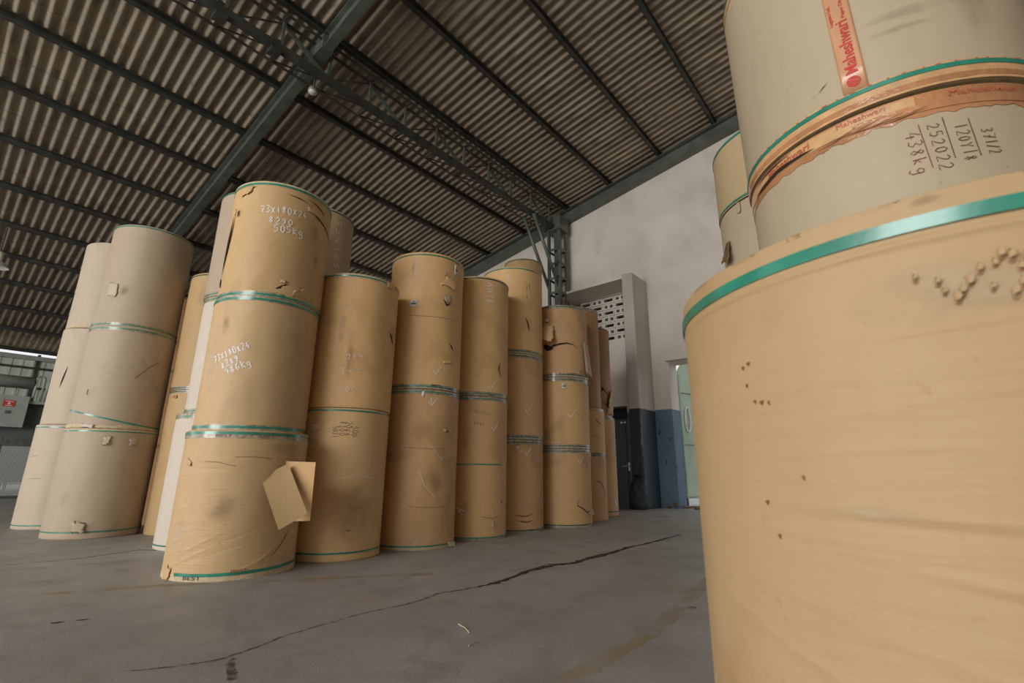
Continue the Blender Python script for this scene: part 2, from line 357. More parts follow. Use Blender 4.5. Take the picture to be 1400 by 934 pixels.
for i, t in enumerate(PT):
    y0 = -15.2 if t > -15 else -8
    mb = MB(); z = ZP(t)
    mb.box(t - 0.045, t - 0.037, y0, N1 - .02, z, z + PH); mb.box(t - 0.045, t + 0.045, y0, N1 - .02, z, z + 0.01)
    mb.box(t - 0.045, t + 0.045, y0, N1 - .02, z + PH - 0.01, z + PH); mb.build('purlin', M_STEELD, ceiling)
for t in (4.0, 6.5, 9, 11.5): MB().box(t - .045, t + .045, -15.2, N1 - .02, ZP(RIDGE) - (t - RIDGE) * m_slope, ZP(RIDGE) + PH - (t - RIDGE) * m_slope - .005).build('purlin', M_STEELD, ceiling)
for n in (-12.0, -4.6, 3.0, N1 - 0.13):
    mb = MB()
    if n == 3.0:      # this one is broken by the lattice girder that carries it
        mb.ibeam((-24.5, n, ZR(-24.5)), (-7.05, n, ZR(-7.05)), RD, 0.16); mb.ibeam((-6.65, n, ZR(-6.65)), (RIDGE, n, ZR(RIDGE)), RD, 0.16)
        mb.box(-7.06, -6.64, n - .1, n + .1, ZR(-6.85) + .02, ZR(-6.85) + RD - .02)
    else:
        mb.ibeam((-24.5, n, ZR(-24.5)), (RIDGE, n, ZR(RIDGE)), RD, 0.2 if n < 9 else 0.24)
    mb.ibeam((RIDGE, n, ZR(RIDGE)), (TR, n, ZR(RIDGE) - (TR - RIDGE) * m_slope), RD, 0.2)
    mb.build('rafter', M_STEEL, ceiling)
# thin sagging wires slung under the sheets
for tw in (-10.6, -12.0, -13.9, -16.9):
    pts = []
    for k in range(60):
        n = -2 + k * 0.11; pts.append((tw, n, ZP(tw) + 0.09 - 0.02 * abs(sin(k * 0.9))))
    MB().tube(pts, 0.004, 4).build('wire', M_STEELD, ceiling)

# ------------------------------------------------------------------ structure: far (gable) wall
zt = ZP(-24) ; TH = 0.45
DO0, DO1, DOZ = -4.18, -1.4, 3.2           # big doorway
DD0, DD1, DDZ = -6.4, -5.28, 2.28          # dark door beside the fin
JT0, JT1, JZ0, JZ1 = -6.75, -4.86, 3.95, 5.16   # ventilation blocks
mb = MB()
def wallblock(t0, t1, z0, z1a, z1b=None):
    if z1b is None: z1b = z1a
    y0, y1 = N1, N1 + TH
    mb.add([(t0, y0, z0), (t1, y0, z0), (t1, y1, z0), (t0, y1, z0), (t0, y0, z1a), (t1, y0, z1b), (t1, y1, z1b), (t0, y1, z1a)],
           [(0, 3, 2, 1), (4, 5, 6, 7), (0, 1, 5, 4), (1, 2, 6, 5), (2, 3, 7, 6), (3, 0, 4, 7)])
top = lambda t: (ZP(t) if t <= RIDGE else ZP(RIDGE) - (t - RIDGE) * m_slope) + 0.135
wallblock(TL - .3, JT0, 0, top(TL - .3), top(JT0))
wallblock(JT0, DD0, 0, JZ0); wallblock(DD0, DD1, DDZ, JZ0); wallblock(DD1, JT1, 0, JZ0)
wallblock(JT0, JT1, JZ1, top(JT0), top(JT1))
wallblock(JT1, DO0, 0, top(JT1), top(DO0)); wallblock(DO0, DO1, DOZ, top(DO0), top(DO1)); wallblock(DO1, RIDGE, 0, top(DO1), top(RIDGE))
wallblock(RIDGE, TR, 0, top(RIDGE), top(TR))
wall_b = hall(tag(mb.build('wall_back', M_PLASTER), kind='structure'))
# backing of the door recess and the screen
MB().box(JT0, JT1, N1 + 0.28, N1 + TH, JZ0, JZ1).build('screen_backing', simple('shadowed_inner_wall', (108, 96, 80), 0.9), wall_b)  # dark plate, the shade inside the holes is in its colour
MB().box(DD0, DD1, N1 + TH - .05, N1 + TH, 0, DDZ).build('recess_back', M_DARK, wall_b)  # black sheet stands in for the shade above the door
# ventilation blocks
def vent(kind, wd=0.336, h=0.171, d=0.1):
    mb = MB(); g = 0.004; x0, x1 = g, wd - g; z0, z1 = g, h - g
    hz0, hz1 = 0.045, 0.122
    holes = [(0.04, wd - 0.04)] if kind == 0 else [(0.05, 0.135), (wd - 0.135, wd - 0.05)]
    mb.box(x0, x1, 0, d, z0, hz0); mb.box(x0, x1, 0, d, hz1, z1); xs = [x0] + [q for hh in holes for q in hh] + [x1]
    for i in range(0, len(xs), 2): mb.box(xs[i], xs[i + 1], 0.0, d, hz0, hz1)
    return mb.mesh('vent_block', M_PLASTERW)
vm = [vent(0), vent(1)]
for r in range(7):
    for c in range(6):
        x = JT1 - 0.336 * (c + 1)
        if x < JT0 - .02: continue
        o = link('vent_block', vm[(r + c) % 2], wall_b); o.location = (x + 0.02, N1 + 0.06, JZ1 - 0.1725 * (r + 1))
# sunshade slab over the screen
sl = MB(); sl.add([(-6.72, N1 - .30, 5.17), (-6.45, N1 - .74, 5.20), (-4.84, N1 - .78, 5.20), (-4.84, N1 + .02, 5.18), (-6.9, N1 + .02, 5.16),
                   (-6.7, N1 - .30, 5.24), (-6.45, N1 - .74, 5.25), (-4.84, N1 - .78, 5.27), (-4.84, N1 + .02, 5.40), (-6.9, N1 + .02, 5.34)],
                  [(0, 4, 3, 2, 1), (5, 6, 7, 8, 9), (0, 1, 6, 5), (1, 2, 7, 6), (2, 3, 8, 7), (3, 4, 9, 8), (4, 0, 5, 9)])
sl.build('sunshade_slab', M_PLASTERW, wall_b)
MB().box(-7.35, -6.95, N1 - 0.3, N1 + .02, 4.9, 5.36).build('ledge', M_PLASTERW, wall_b)
# fin (narrow deep pier) with a rounded battered foot
fin = MB().box(-4.86, -4.58, N1 - .79, N1 + .02, 0, 5.30).build('pier', M_FIN, wall_b)
bv = fin.modifiers.new('bevel', 'BEVEL'); bv.width = 0.035; bv.segments = 3
foot = MB(); pts = []
foot.tube([(-4.73, N1 - .80, 0.0), (-4.73, N1 - .80, .12), (-4.73, N1 - .79, .30), (-4.725, N1 - .775, .5), (-4.72, N1 - .72, .66)], [.19, .195, .185, .165, .10], 14)
fo = foot.build('pier_foot', simple('chipped_blue_plaster', (62, 72, 76), 0.7, 0, 0.35, 9, 0.6), wall_b, True)
fo['label'] = 'chipped rounded foot of the pier'
MB().tube([(-4.60, N1 - .775, .6), (-4.60, N1 - .775, 2.08)], 0.03, 8).build('corner_guard', simple('scuffed_blue_guard', (92, 110, 118), 0.35, 0.1, .3, 9, .2), wall_b, True)
# lintel shade over the doorway, threshold rubble
MB().box(-4.22, -1.2, N1 - .12, N1 + .02, 3.22, 3.40).build('door_lintel', M_PLASTERW, wall_b)
for k in range(9):
    t = random.uniform(-4.5, -3.7); s_ = random.uniform(.03, .09)
    MB().tube([(t, N1 + .1 + random.uniform(-.25, .5), 0), (t, N1 + .1 + random.uniform(-.25, .3), s_)], [s_, s_ * .5], 6).build('rubble', M_CORE, wall_b)
# dark door in the recess
door = hall(tag(MB().box(DD0 + .05, DD1 - .02, N1 + .12, N1 + .17, 0, 1.98).build('door_1', M_DOOR), kind='structure'))
for z0, z1 in ((0.15, 0.8), (1.0, 1.5), (1.56, 1.85)): MB().box(DD0 + .15, DD1 - .12, N1 + .105, N1 + .122, z0, z1).build('door_panel', M_DOOR, door)
mb = MB(); mb.tube([(-5.34, N1 + .12, .88), (-5.34, N1 + .04, .88), (-5.50, N1 + .04, .88)], .012, 6); mb.box(-5.37, -5.31, N1 + .10, N1 + .12, .78, .96)
mb.build('door_handle', M_GLASS, door)
MB().box(-5.52, -5.46, N1 + .09, N1 + .105, 1.88, 1.92).build('door_glint', M_GLASS, door); MB().box(-5.42, -5.38, N1 + .09, N1 + .105, 1.88, 1.92).build('door_glint', M_GLASS, door)  # two pale chips paint the glints on the door panel
# gate leaf outside the doorway
gate = hall(thing('gate_leaf', (0, 0, 0), 'pale green sheet metal gate leaf with a white painted ring, outside the doorway', 'gate'))
gd = Vector((.21, .98, 0)).normalized(); gx = Vector((gd.y, -gd.x, 0))
def gp(s, z, o=.02): p = Vector((-4.21, N1 + .50, 0)) + gd * s + gx * o; return (p.x, p.y, z)
g = MB(); g.add([gp(0, .18, 0), gp(1.5, .18, 0), gp(1.5, 3.5, 0), gp(.3, 3.35, 0), gp(0, 3.0, 0), gp(0, .18, -.04), gp(1.5, .18, -.04), gp(1.5, 3.5, -.04), gp(.3, 3.35, -.04), gp(0, 3.0, -.04)],
      [(0, 1, 2, 3, 4), (9, 8, 7, 6, 5), (0, 5, 6, 1), (1, 6, 7, 2), (2, 7, 8, 3), (3, 8, 9, 4), (4, 9, 5, 0)])
g.build('panel', M_GATE, gate)
MB().tube([gp(.30 + .10 * cos(a * pi / 12), 1.95 + .29 * sin(a * pi / 12)) for a in range(25)], .02, 6).build('painted_ring', M_LABEL, gate)
for s_ in (.03, .75, 1.48): MB().bar(gp(s_, .18), gp(s_, 3.0), .05, .03).build('stile', M_GATE, gate)
for z in (.25, 1.4, 2.6): MB().bar(gp(0, z), gp(1.5, z), .03, .05).build('rail', M_GATE, gate)
mb = MB(); mb.box(-4.22, -4.18, N1 + .50, N1 + .56, 0, .2); mb.build('foot_peg', M_STEELD, gate)

# ------------------------------------------------------------------ structure: left wall of ribbed sheets
wl = hall(tag(MB().box(TL - .02, TL + .08, 1.96 - .04, 1.96 + .04, 0, 4.62).build('wall_left', M_STEELD), kind='structure'))
def rib_sheet(wd, h):
    prof = []; x = 0
    while x < wd - 1e-6: prof += [(x, 0), (x + .19, 0), (x + .205, .03), (x + .265, .03)]; x += .28
    prof.append((wd, 0)); vs = [(d, y, z) for z in (0, h) for y, d in prof]; n = len(prof)
    return MB().add(vs, [(i, i + 1, n + i + 1, n + i) for i in range(n - 1)])
me = rib_sheet(1.12, 4.28).mesh('cladding_sheet', M_GALV)
k = 0; n0 = 0.5 - 1.12 * 8  # sheets behind the view are added to hold back side light
while n0 < N1:
    o = link('cladding_sheet', me, wl); o.location = (TL, n0, 0.15); n0 += 1.12
for z in (0.9, 1.9, 2.65, 3.42, 4.12): MB().box(TL + .06, TL + .12, -8.4, N1, z - .035, z + .035).build('girt', M_STEELD, wl)
MB().box(TL + .0, TL + .16, -8.4, N1, 4.40, 4.55).build('eave_beam', M_TRANS, wl)
for n in (-8.3, -3.5, .6, 4.6, 8.0): MB().box(TL - .05, TL + .2, n - .12, n + .12, 0, 4.72).build('wall_post', M_STEELD, wl)
# right wall and the rear end pieces (behind and beside the camera)
wr = hall(tag(MB().box(TR, TR + .25, -16, N1 + TH, 0, 7.2).build('wall_right', M_PLASTERW), kind='structure'))

# ------------------------------------------------------------------ reels
CHW = {
 '0': [[(.3, 0), (.08, .25), (.08, .75), (.3, 1), (.52, .75), (.52, .25), (.3, 0)]], '1': [[(.3, 1), (.3, 0)]],
 '2': [[(.08, .8), (.3, 1), (.5, .8), (.42, .5), (.06, 0), (.56, .03)]], '3': [[(.08, .92), (.35, 1), (.5, .78), (.25, .52), (.52, .28), (.3, 0), (.06, .1)]],
 '4': [[(.4, 1), (.05, .35), (.58, .38)], [(.42, .6), (.4, 0)]], '5': [[(.52, 1), (.14, .98), (.1, .55), (.4, .6), (.52, .3), (.3, 0), (.06, .08)]],
 '6': [[(.48, .98), (.18, .7), (.08, .3), (.3, 0), (.5, .22), (.34, .46), (.1, .3)]], '7': [[(.06, .96), (.54, 1), (.2, 0)], [(.15, .5), (.48, .52)]],
 '8': [[(.46, .8), (.28, 1), (.12, .78), (.46, .26), (.28, 0), (.1, .25), (.46, .8)]], '9': [[(.5, .7), (.3, .5), (.1, .75), (.3, 1), (.5, .78), (.46, .3), (.2, 0)]],
 'X': [[(.05, .85), (.5, .05)], [(.52, .9), (.05, .02)]], 'K': [[(.1, 1), (.12, 0)], [(.52, .8), (.14, .45), (.55, .02)]],
 'k': [[(.1, 1.1), (.12, 0)], [(.45, .6), (.14, .35), (.5, .02)]],
 'g': [[(.5, .62), (.25, .7), (.08, .4), (.25, .15), (.48, .3), (.52, .65), (.5, -.25), (.3, -.45), (.12, -.3)]],
 'A': [[(.05, 0), (.3, 1), (.55, 0)], [(.15, .4), (.5, .38)]], 'H': [[(.1, 1), (.1, 0)], [(.1, .5), (.5, .5)], [(.5, 1), (.5, 0)]],
 'Y': [[(.05, 1), (.3, .5), (.55, 1)], [(.3, .5), (.28, 0)]], 'B': [[(.1, 0), (.1, 1), (.45, .8), (.12, .52), (.5, .25), (.1, 0)]],
 '-': [[(.1, .5), (.5, .5)]], '/': [[(.05, 0), (.5, 1)]], ' ': [], 'h': [[(.15, 1), (.12, .35), (.55, .4)], [(.4, .7), (.38, 0)]],
 'v': [[(.05, .45), (.25, .05), (.75, 1)]], 'w': [[(.0, .5), (.2, .1), (.25, .85)], [(.2, .1), (.75, .75)]],
}
def wrap(r, th0, u, v, z0, e=0.003):
    th = radians(th0) + u / r; R = r + e; return (R * cos(th), R * sin(th), z0 + v)
class Reel:
    def __init__(s, x, y, r, z0, z1, mat, label, dents=(), wob=0.003, lean=None, tilt=None, nz=None, na=96, seed=0, name='paper_reel'):
        s.r = r; s.z0 = z0; s.h = z1 - z0
        s.root = thing(name, (x, y, z0), label, 'paper reel'); s.mat = mat
        if tilt: s.root.rotation_euler = tilt
        h = s.h; nz = nz or max(18, int(h * 24)); vs = []; fs = []; s.seed = seed
        zs = [0, .004, .012] + [h * (k + 1) / (nz + 1) for k in range(nz)] + [h - .012, h - .004, h]
        ins = {0: .008, 1: .002, len(zs) - 2: .002, len(zs) - 1: .008}
        for i, z in enumerate(zs):
            for k in range(na):
                a = 2 * pi * k / na; ad = math.degrees(a)
                q = Vector((cos(a) * 1.6, sin(a) * 1.6, z * .9 + seed * 7.3))
                d = wob * noise.noise(q) + wob * .35 * noise.noise(q * 3.1)
                for (da, dz, wa, wz, amp, sl) in dents:
                    dd = (ad - da + 180) % 360 - 180; zz = z - dz - sl * radians(dd) * r
                    if abs(dd) < 3 * wa and abs(zz) < 3 * wz: d += amp * math.exp(-(dd / wa) ** 2 - (zz / wz) ** 2)
                R = r + d - ins.get(i, 0); vs.append((R * cos(a), R * sin(a), z))
        n = len(zs)
        for i in range(n - 1):
            for k in range(na): fs.append((i * na + k, i * na + (k + 1) % na, (i + 1) * na + (k + 1) % na, (i + 1) * na + k))
        s.wrapper = MB().add(vs, fs).build('wrapper', mat, s.root, True); s.sm(s.wrapper)
        # wound paper ends and the hollow core
        rc = .055; ri = r - .008
        for z in (.003, h - .003):
            mb = MB(); mb.add([(ri * cos(2 * pi * k / 48), ri * sin(2 * pi * k / 48), z) for k in range(48)] + [(rc * cos(2 * pi * k / 48), rc * sin(2 * pi * k / 48), z) for k in range(48)],
                   [(k, (k + 1) % 48, 48 + (k + 1) % 48, 48 + k) for k in range(48)])
            mb.build('paper_end', M_EDGE, s.root)
        MB().tube([(0, 0, .002), (0, 0, h - .002)], rc, 20, False).build('core', M_CORE, s.root, True)
    def sm(s, o): smooth_by_angle(o, 60)
    def ring(s, name, z, wd, e, mat, a0=0, a1=360, slope=0.0, th=.0012, n=None, zfun=None, ragged=0.0, lab=None):
        """z is a world height"""
        z -= s.z0; n = n or max(8, int((a1 - a0) / 3)); vs = []; fs = []; full = (a1 - a0) >= 360
        for k in range(n + 1):
            ad = a0 + (a1 - a0) * k / n; a = radians(ad); zz = z + (zfun(ad) if zfun else 0) + slope * sin(a)
            rg = ragged * (noise.noise(Vector((ad * .21, s.seed, 0))) + .5 * noise.noise(Vector((ad * .9, s.seed, 3)))) if ragged else 0
            for R, q in ((s.r + e, -wd / 2 + rg), (s.r + e, wd / 2), (s.r + e - th - .003, wd / 2), (s.r + e - th - .003, -wd / 2 + rg)):
                vs.append((R * cos(a), R * sin(a), zz + q))
        for k in range(n):
            for j in range(4): fs.append((k * 4 + j, k * 4 + (j + 1) % 4, k * 4 + 4 + (j + 1) % 4, k * 4 + 4 + j))
        if not full: fs += [(0, 1, 2, 3), (n * 4 + 3, n * 4 + 2, n * 4 + 1, n * 4)]
        o = MB().add(vs, fs).build(name, mat, s.root, True); s.sm(o)
        if lab: o['label'] = lab
        return o
    def strap(s, z, wd=.015, mat=None, e=.0045, **k): return s.ring('strap', z, wd, e, mat or M_STRAP, **k)
    def tape(s, z, wd=.06, mat=None, e=.0028, **k): return s.ring('tape', z, wd, e, mat or M_TAPE, **k)
    def line(s, name, pts, wd, mat, e=.0035, taper=False, mb=None):
        """ribbon through (theta, world z) points"""
        own = mb is None; mb = mb or MB(); P = [(radians(a) * s.r, z - s.z0) for a, z in pts]; vs = []
        sub = []
        for i in range(len(P) - 1):
            L = sqrt((P[i + 1][0] - P[i][0]) ** 2 + (P[i + 1][1] - P[i][1]) ** 2); m = max(1, int(L / .03))
            for k in range(m): f = k / m; sub.append((P[i][0] * (1 - f) + P[i + 1][0] * f, P[i][1] * (1 - f) + P[i + 1][1] * f))
        sub.append(P[-1]); n = len(sub)
        for i, (u, v) in enumerate(sub):
            a = sub[min(i + 1, n - 1)]; b = sub[max(0, i - 1)]; dx, dy = a[0] - b[0], a[1] - b[1]; L = sqrt(dx * dx + dy * dy) or 1
            ww = wd / 2 * (sin(pi * (i + .15) / (n - 1 + .3)) if taper else 1)
            for sg in (1, -1):
                uu, vv = u - dy / L * ww * sg, v + dx / L * ww * sg; vs.append(wrap(s.r, 0, uu, vv, 0, e))
        mb.add(vs, [(2 * i, 2 * i + 1, 2 * i + 3, 2 * i + 2) for i in range(n - 1)])
        return mb.build(name, mat, s.root) if own else mb
    def write(s, text, th0, z0, th1, z1, h, mat=None, wd=.009, name='chalk_writing', spread=1.0, rnd=.06):
        """stroke writing along the base line (th0,z0)->(th1,z1), glyph height h"""
        u0, v0 = radians(th0) * s.r, z0; u1, v1 = radians(th1) * s.r, z1; L = sqrt((u1 - u0) ** 2 + (v1 - v0) ** 2)
        dx, dy = (u1 - u0) / L, (v1 - v0) / L; cw = L / len(text); mb = MB(); rng = random.Random(text + str(th0))
        for i, c in enumerate(text):
            jx, jy, js = rng.uniform(-rnd, rnd), rng.uniform(-rnd, rnd), rng.uniform(.88, 1.1)
            for st in CHW.get(c, []):
                pts = []
                for a, b in st:
                    su = cw * (i + .12 + a * 1.3 * js * .95 + jx * .5); sv = h * (b * js + jy)
                    pts.append((math.degrees((u0 + dx * su - dy * sv) / s.r), v0 + dy * su + dx * sv))
                s.line('', pts, wd, mat, mb=mb)
        return mb.build(name, mat or M_CHALK, s.root)
    def tick(s, th, z, sz=.07, mat=None):
        k = math.degrees(sz / s.r); return s.line('chalk_tick', [(th - k * .55, z - sz * .1), (th - k * .25, z - sz * .6), (th + k * .55, z + sz * .6)], .009, mat or M_CHALK)
    def tear(s, pts, wd=.02, mat=None, e=.0032): return s.line('tear', pts, wd, mat or M_TEAR, e=e, taper=True)
    def flap(s, c, mat=None, n=8, curl=0.0, jag=.0, th=.0025, name='torn_flap', lab=None):
        """bilinear patch of paper; corners (theta, world z, lift) in order bl, br, tr, tl"""
        vs = []; rng = random.Random(str(c))
        for side in (0, 1):
            for j in range(n + 1):
                for i in range(n + 1):
                    a, b = i / n, j / n
                    q = [c[0][k] * (1 - a) * (1 - b) + c[1][k] * a * (1 - b) + c[2][k] * a * b + c[3][k] * (1 - a) * b for k in range(3)]
                    lift = q[2] + curl * 4 * a * (1 - a) * 1.0
                    if jag and (i in (0, n) or j in (0, n)):
                        jr = random.Random(i * 77 + j * 13); q[0] += math.degrees(jag * jr.uniform(-1, 1) / s.r); q[1] += jag * jr.uniform(-1, 1)
                    R = s.r + .004 + lift + side * th; t = radians(q[0]); vs.append((R * cos(t), R * sin(t), q[1] - s.z0))
        m = n + 1; S = m * m; fs = []
        for j in range(n):
            for i in range(n):
                k = j * m + i; fs.append((k, k + 1, k + m + 1, k + m)); fs.append((S + k, S + k + m, S + k + m + 1, S + k + 1))
        for i in range(n):
            fs.append((i, S + i, S + i + 1, i + 1)); k = n * m + i; fs.append((k, k + 1, S + k + 1, S + k))
            k = i * m; fs.append((k, k + m, S + k + m, S + k)); k = i * m + n; fs.append((k, S + k, S + k + m, k + m))
        o = MB().add(vs, fs).build(name, mat or s.mat, s.root, True)
        if lab: o['label'] = lab
        return o
    def label(s, th, z, wd, h, bars=True):
        k = math.degrees(wd / 2 / s.r); q = h / 2
        o = s.flap([(th - k, z - q, 0), (th + k, z - q, 0), (th + k, z + q, 0), (th - k, z + q, 0)], M_LABEL, 3, name='sticker', lab='white sticker')
        if bars:
            mb = MB(); s.line('', [(th - k * .6, z - q * .1), (th + k * .7, z - q * .1)], h * .2, None, e=.0095, mb=mb); s.line('', [(th - k * .3, z + q * .5), (th + k * .5, z + q * .5)], h * .08, None, e=.0095, mb=mb)
            mb.build('sticker_print', M_INK, o)
        return o
    def print_text(s, body, th0, z0, direc, length, h, mat, name='print', e=.0045, bold=.012, parent=None):
        """printed lettering; direc is 'r' or 'u' (reading right, or upward)"""
        cu = bpy.data.curves.new(name, 'FONT'); cu.body = body; cu.size = 1; cu.offset = bold; cu.resolution_u = 3
        ob = bpy.data.objects.new(name, cu); me = bpy.data.meshes.new_from_object(ob)
        xs = [v.co.x for v in me.vertices]; ys = [v.co.y for v in me.vertices]; x0, x1, y0, y1 = min(xs), max(xs), min(ys), max(ys)
        for v in me.vertices:
            a = (v.co.x - x0) / (x1 - x0) * length; b = (v.co.y - y0) / (y1 - y0) * h
            u, vv = (a, b) if direc == 'r' else ((-b, a) if direc == 'u' else (b, -a))
            v.co = wrap(s.r, th0, u, vv, z0 - s.z0, e)
        me.materials.clear(); me.materials.append(mat); bpy.data.objects.remove(ob); bpy.data.curves.remove(cu)
        return link(name, me, parent or s.root)
    def smear(s, th0, z0, th1, z1, mat, n=10, rag=.25):
        """a thin dirt, dust or scuff film with a ragged outline"""
        ctr = ((th0 + th1) / 2, (z0 + z1) / 2); hw, hh = (th1 - th0) / 2, (z1 - z0) / 2; mb = MB(); vs = []; rings = 6; m = 28
        for i in range(rings + 1):
            for k in range(m):
                a = 2 * pi * k / m; q = (1 + rag * noise.noise(Vector((cos(a) * 1.7, sin(a) * 1.7, th0 + z0)))) * i / rings
                vs.append(wrap(s.r, ctr[0] + hw * q * cos(a), 0, ctr[1] + hh * q * sin(a) - s.z0, 0, .0026))
        fs = [(i * m + k, i * m + (k + 1) % m, (i + 1) * m + (k + 1) % m, (i + 1) * m + k) for i in range(rings) for k in range(m)]
        o = mb.add(vs, fs).build('scuff_mark', mat, s.root, True)
        at = o.data.attributes.new('fade', 'FLOAT', 'POINT')
        for i in range(rings + 1):
            for k in range(m): at.data[i * m + k].value = (1 - (i / rings) ** 2)
        return o

R_ = Reel
def joint_band(lo, up, z, tape=.05, m=None):
    """the pair of straps and clear tapes at the joint of two stacked reels"""
    lo.tape(z - tape / 2 - .004, tape); up.tape(z + tape / 2 + .004, tape); lo.strap(z - tape * .62, .012, m); up.strap(z + tape * .62, .012, m)

# --- nearest stack of the row
f1 = R_(-2.25, 4.21, .465, 0, 1.075, K['front_low'], 'creased tan reel with a cut sheet hanging from it, bottom of the nearest row stack', seed=1, nz=170, na=200,
        dents=[(-95, .24, 26, 0.0080, 0.0033, .5), (-100, .16, 20, 0.0080, 0.0033, .45), (-72, .20, 30, 0.0080, -0.0022, .3), (-118, .5, 9, 0.0120, 0.0028, .2), (-118, .40, 9, 0.0120, 0.0028, .2), (-116, .33, 10, 0.0100, 0.0033, .2), (-118, .27, 10, 0.0100, 0.0033, .2), (-112, .20, 9, 0.0100, 0.0033, .2),
               (-95, .84, 16, 0.0080, 0.0033, .02), (-90, .78, 18, 0.0080, -0.0028, .02), (-60, .92, 14, 0.0080, 0.0028, .05), (-60, .30, 25, 0.0080, -0.0022, .35), (-80, .62, 40, 0.0080, -0.0014, .05), (-70, .52, 30, 0.0080, 0.0014, .1), (-35, .14, 12, 0.0100, 0.0033, .8), (-45, .10, 15, 0.0120, 0.0028, .5)])
f1.tape(.015, .05, M_EDGE, e=.003, ragged=.01); f1.strap(.055, .022, a0=-112, a1=40, slope=0.012); f1.strap(1.05, .022); f1.tape(1.035, .05)
f1.print_text('BEST', -101, .012, 'r', .13, .026, M_INK); f1.print_text('BEST', -62, .052, 'r', .11, .02, M_STENCIL, e=.006)
f1.print_text('BEST', -92, 1.02, 'r', .12, .02, M_STENCIL, e=.005); f1.print_text('BEST', -55, 1.02, 'r', .12, .02, M_STENCIL, e=.005)
f1.tear([(-124, .10), (-121, .05), (-118, .02)], .03); f1.flap([(-124, .0, .02), (-118, .0, .01), (-117, .09, 0), (-124, .07, .015)], jag=.008)
f1.flap([(-121, .81, .0), (-114, .80, .012), (-114, .83, .0), (-121, .86, .0)], jag=.006); f1.tear([(-120, .85), (-117, .83), (-113, .80)], .012)
f1.smear(-128, .05, -104, .5, M_DUST); f1.smear(-92, .4, -60, .62, M_SMUDGE)
f1.tear([(-30, .12), (-18, .22), (-8, .33)], .012, M_CREASE); f1.line('crease', [(-72, .87), (-54, .873), (-40, .86)], .004, M_CREASE); f1.line('crease', [(-105, .84), (-86, .83), (-70, .80)], .004, M_CREASE)
f1.smear(-44, .90, -12, 1.0, M_SMUDGE)
# the cut sheet: a back leaf and a folded front leaf
def sheet(o_root, pts, name, mat, lab=None, bow=.012):
    o = Vector(o_root.location); P = [Vector(p) - o for p in pts]; n = 8; vs = []
    nrm = (P[1] - P[0]).cross(P[3] - P[0]).normalized()
    for side in (0, 1):
        for j in range(n + 1):
            for i in range(n + 1):
                a, b = i / n, j / n
                q = P[0] * (1 - a) * (1 - b) + P[1] * a * (1 - b) + P[2] * a * b + P[3] * (1 - a) * b
                vs.append(q + nrm * (bow * 4 * a * (1 - a) + side * .003))
    m = n + 1; S = m * m; fs = []
    for j in range(n):
        for i in range(n): k = j * m + i; fs.append((k, k + 1, k + m + 1, k + m)); fs.append((S + k, S + k + m, S + k + m + 1, S + k + 1))
    for i in range(n):
        fs.append((i, S + i, S + i + 1, i + 1)); k = n * m + i; fs.append((k, k + 1, S + k + 1, S + k)); k = i * m; fs.append((k, k + m, S + k + m, S + k)); k = i * m + n; fs.append((k, S + k, S + k + m, k + m))
    ob = MB().add(vs, fs).build(name, mat, o_root, True); smooth_by_angle(ob, 50)
    if lab: ob['label'] = lab
    return ob
sheet(f1.root, [(-1.741, 4.041, .388), (-1.574, 4.001, .393), (-1.597, 4.046, .839), (-1.876, 4.02, .848)], 'cut_sheet', K['tan_b'], 'hanging rear leaf of cut kraft sheet')
sheet(f1.root, [(-1.712, 3.78, .348), (-1.563, 3.899, .456), (-1.79, 3.975, .825), (-1.959, 3.895, .724)], 'cut_sheet', K['olive'], 'folded front leaf of cut kraft sheet', -.006)

f2 = R_(-2.306, 4.316, .44, 1.08, 2.222, K['tan_a'], 'tan paper reel in the middle of the nearest row stack, chalked 73X180X24 and 486Kg', seed=2)
f2.tape(1.105, .045); f2.strap(1.112, .020, slope=.006)
f2.tape(2.20, .04); f2.strap(2.196, .020)
f2.write('73X180X24', -112, 1.625, -74, 1.765, .06); f2.write('8289', -101, 1.575, -83, 1.65, .055); f2.write('486Kg', -96, 1.525, -70, 1.615, .06)
f2.smear(-128, 1.3, -108, 2.1, M_DUST); f2.smear(-112, 1.85, -100, 2.05, M_SMUDGE)
f3 = R_(-2.302, 4.333, .44, 2.226, 3.346, K['tan_g'], 'tan reel topping the nearest row stack, chalked 505Kg, its wrapper torn at the top', seed=3,
        dents=[(-125, .55, 10, .4, -.012, 0), (-30, .95, 14, .05, .008, .1), (-38, .09, 16, .05, .012, 0)])
f3.tape(2.25, .045); f3.strap(2.247, .020); f3.strap(3.318, .020); f3.tape(3.325, .04, M_EDGE)
f3.write('73X180X24', -88, 3.02, -36, 3.06, .065); f3.write('8290', -78, 2.93, -50, 2.945, .06); f3.write('505Kg', -71, 2.85, -38, 2.87, .065)
f3.tear([(-128, 3.06), (-131, 2.9), (-134, 2.75), (-136, 2.6), (-137, 2.45)], .045); f3.tear([(-140, 2.44), (-137, 2.38), (-134, 2.34)], .05)
f3.tear([(-35, 3.17), (-30, 3.14), (-20, 3.12), (-8, 3.10), (8, 3.05), (20, 2.95)], .014); f3.tear([(-60, 3.245), (-45, 3.235), (-36, 3.215)], .010); f3.tear([(-36, 3.27), (-26, 3.25), (-18, 3.23), (-6, 3.20)], .012)
f3.flap([(-118, 3.20, 0), (-104, 3.22, .012), (-100, 3.30, .0), (-118, 3.3, 0)], jag=.01); f3.tear([(-118, 3.2), (-110, 3.23), (-103, 3.27), (-96, 3.295)], .014)
f3.flap([(-36, 3.14, .004), (-12, 3.11, .014), (-14, 3.21, .004), (-36, 3.19, 0)], jag=.012)
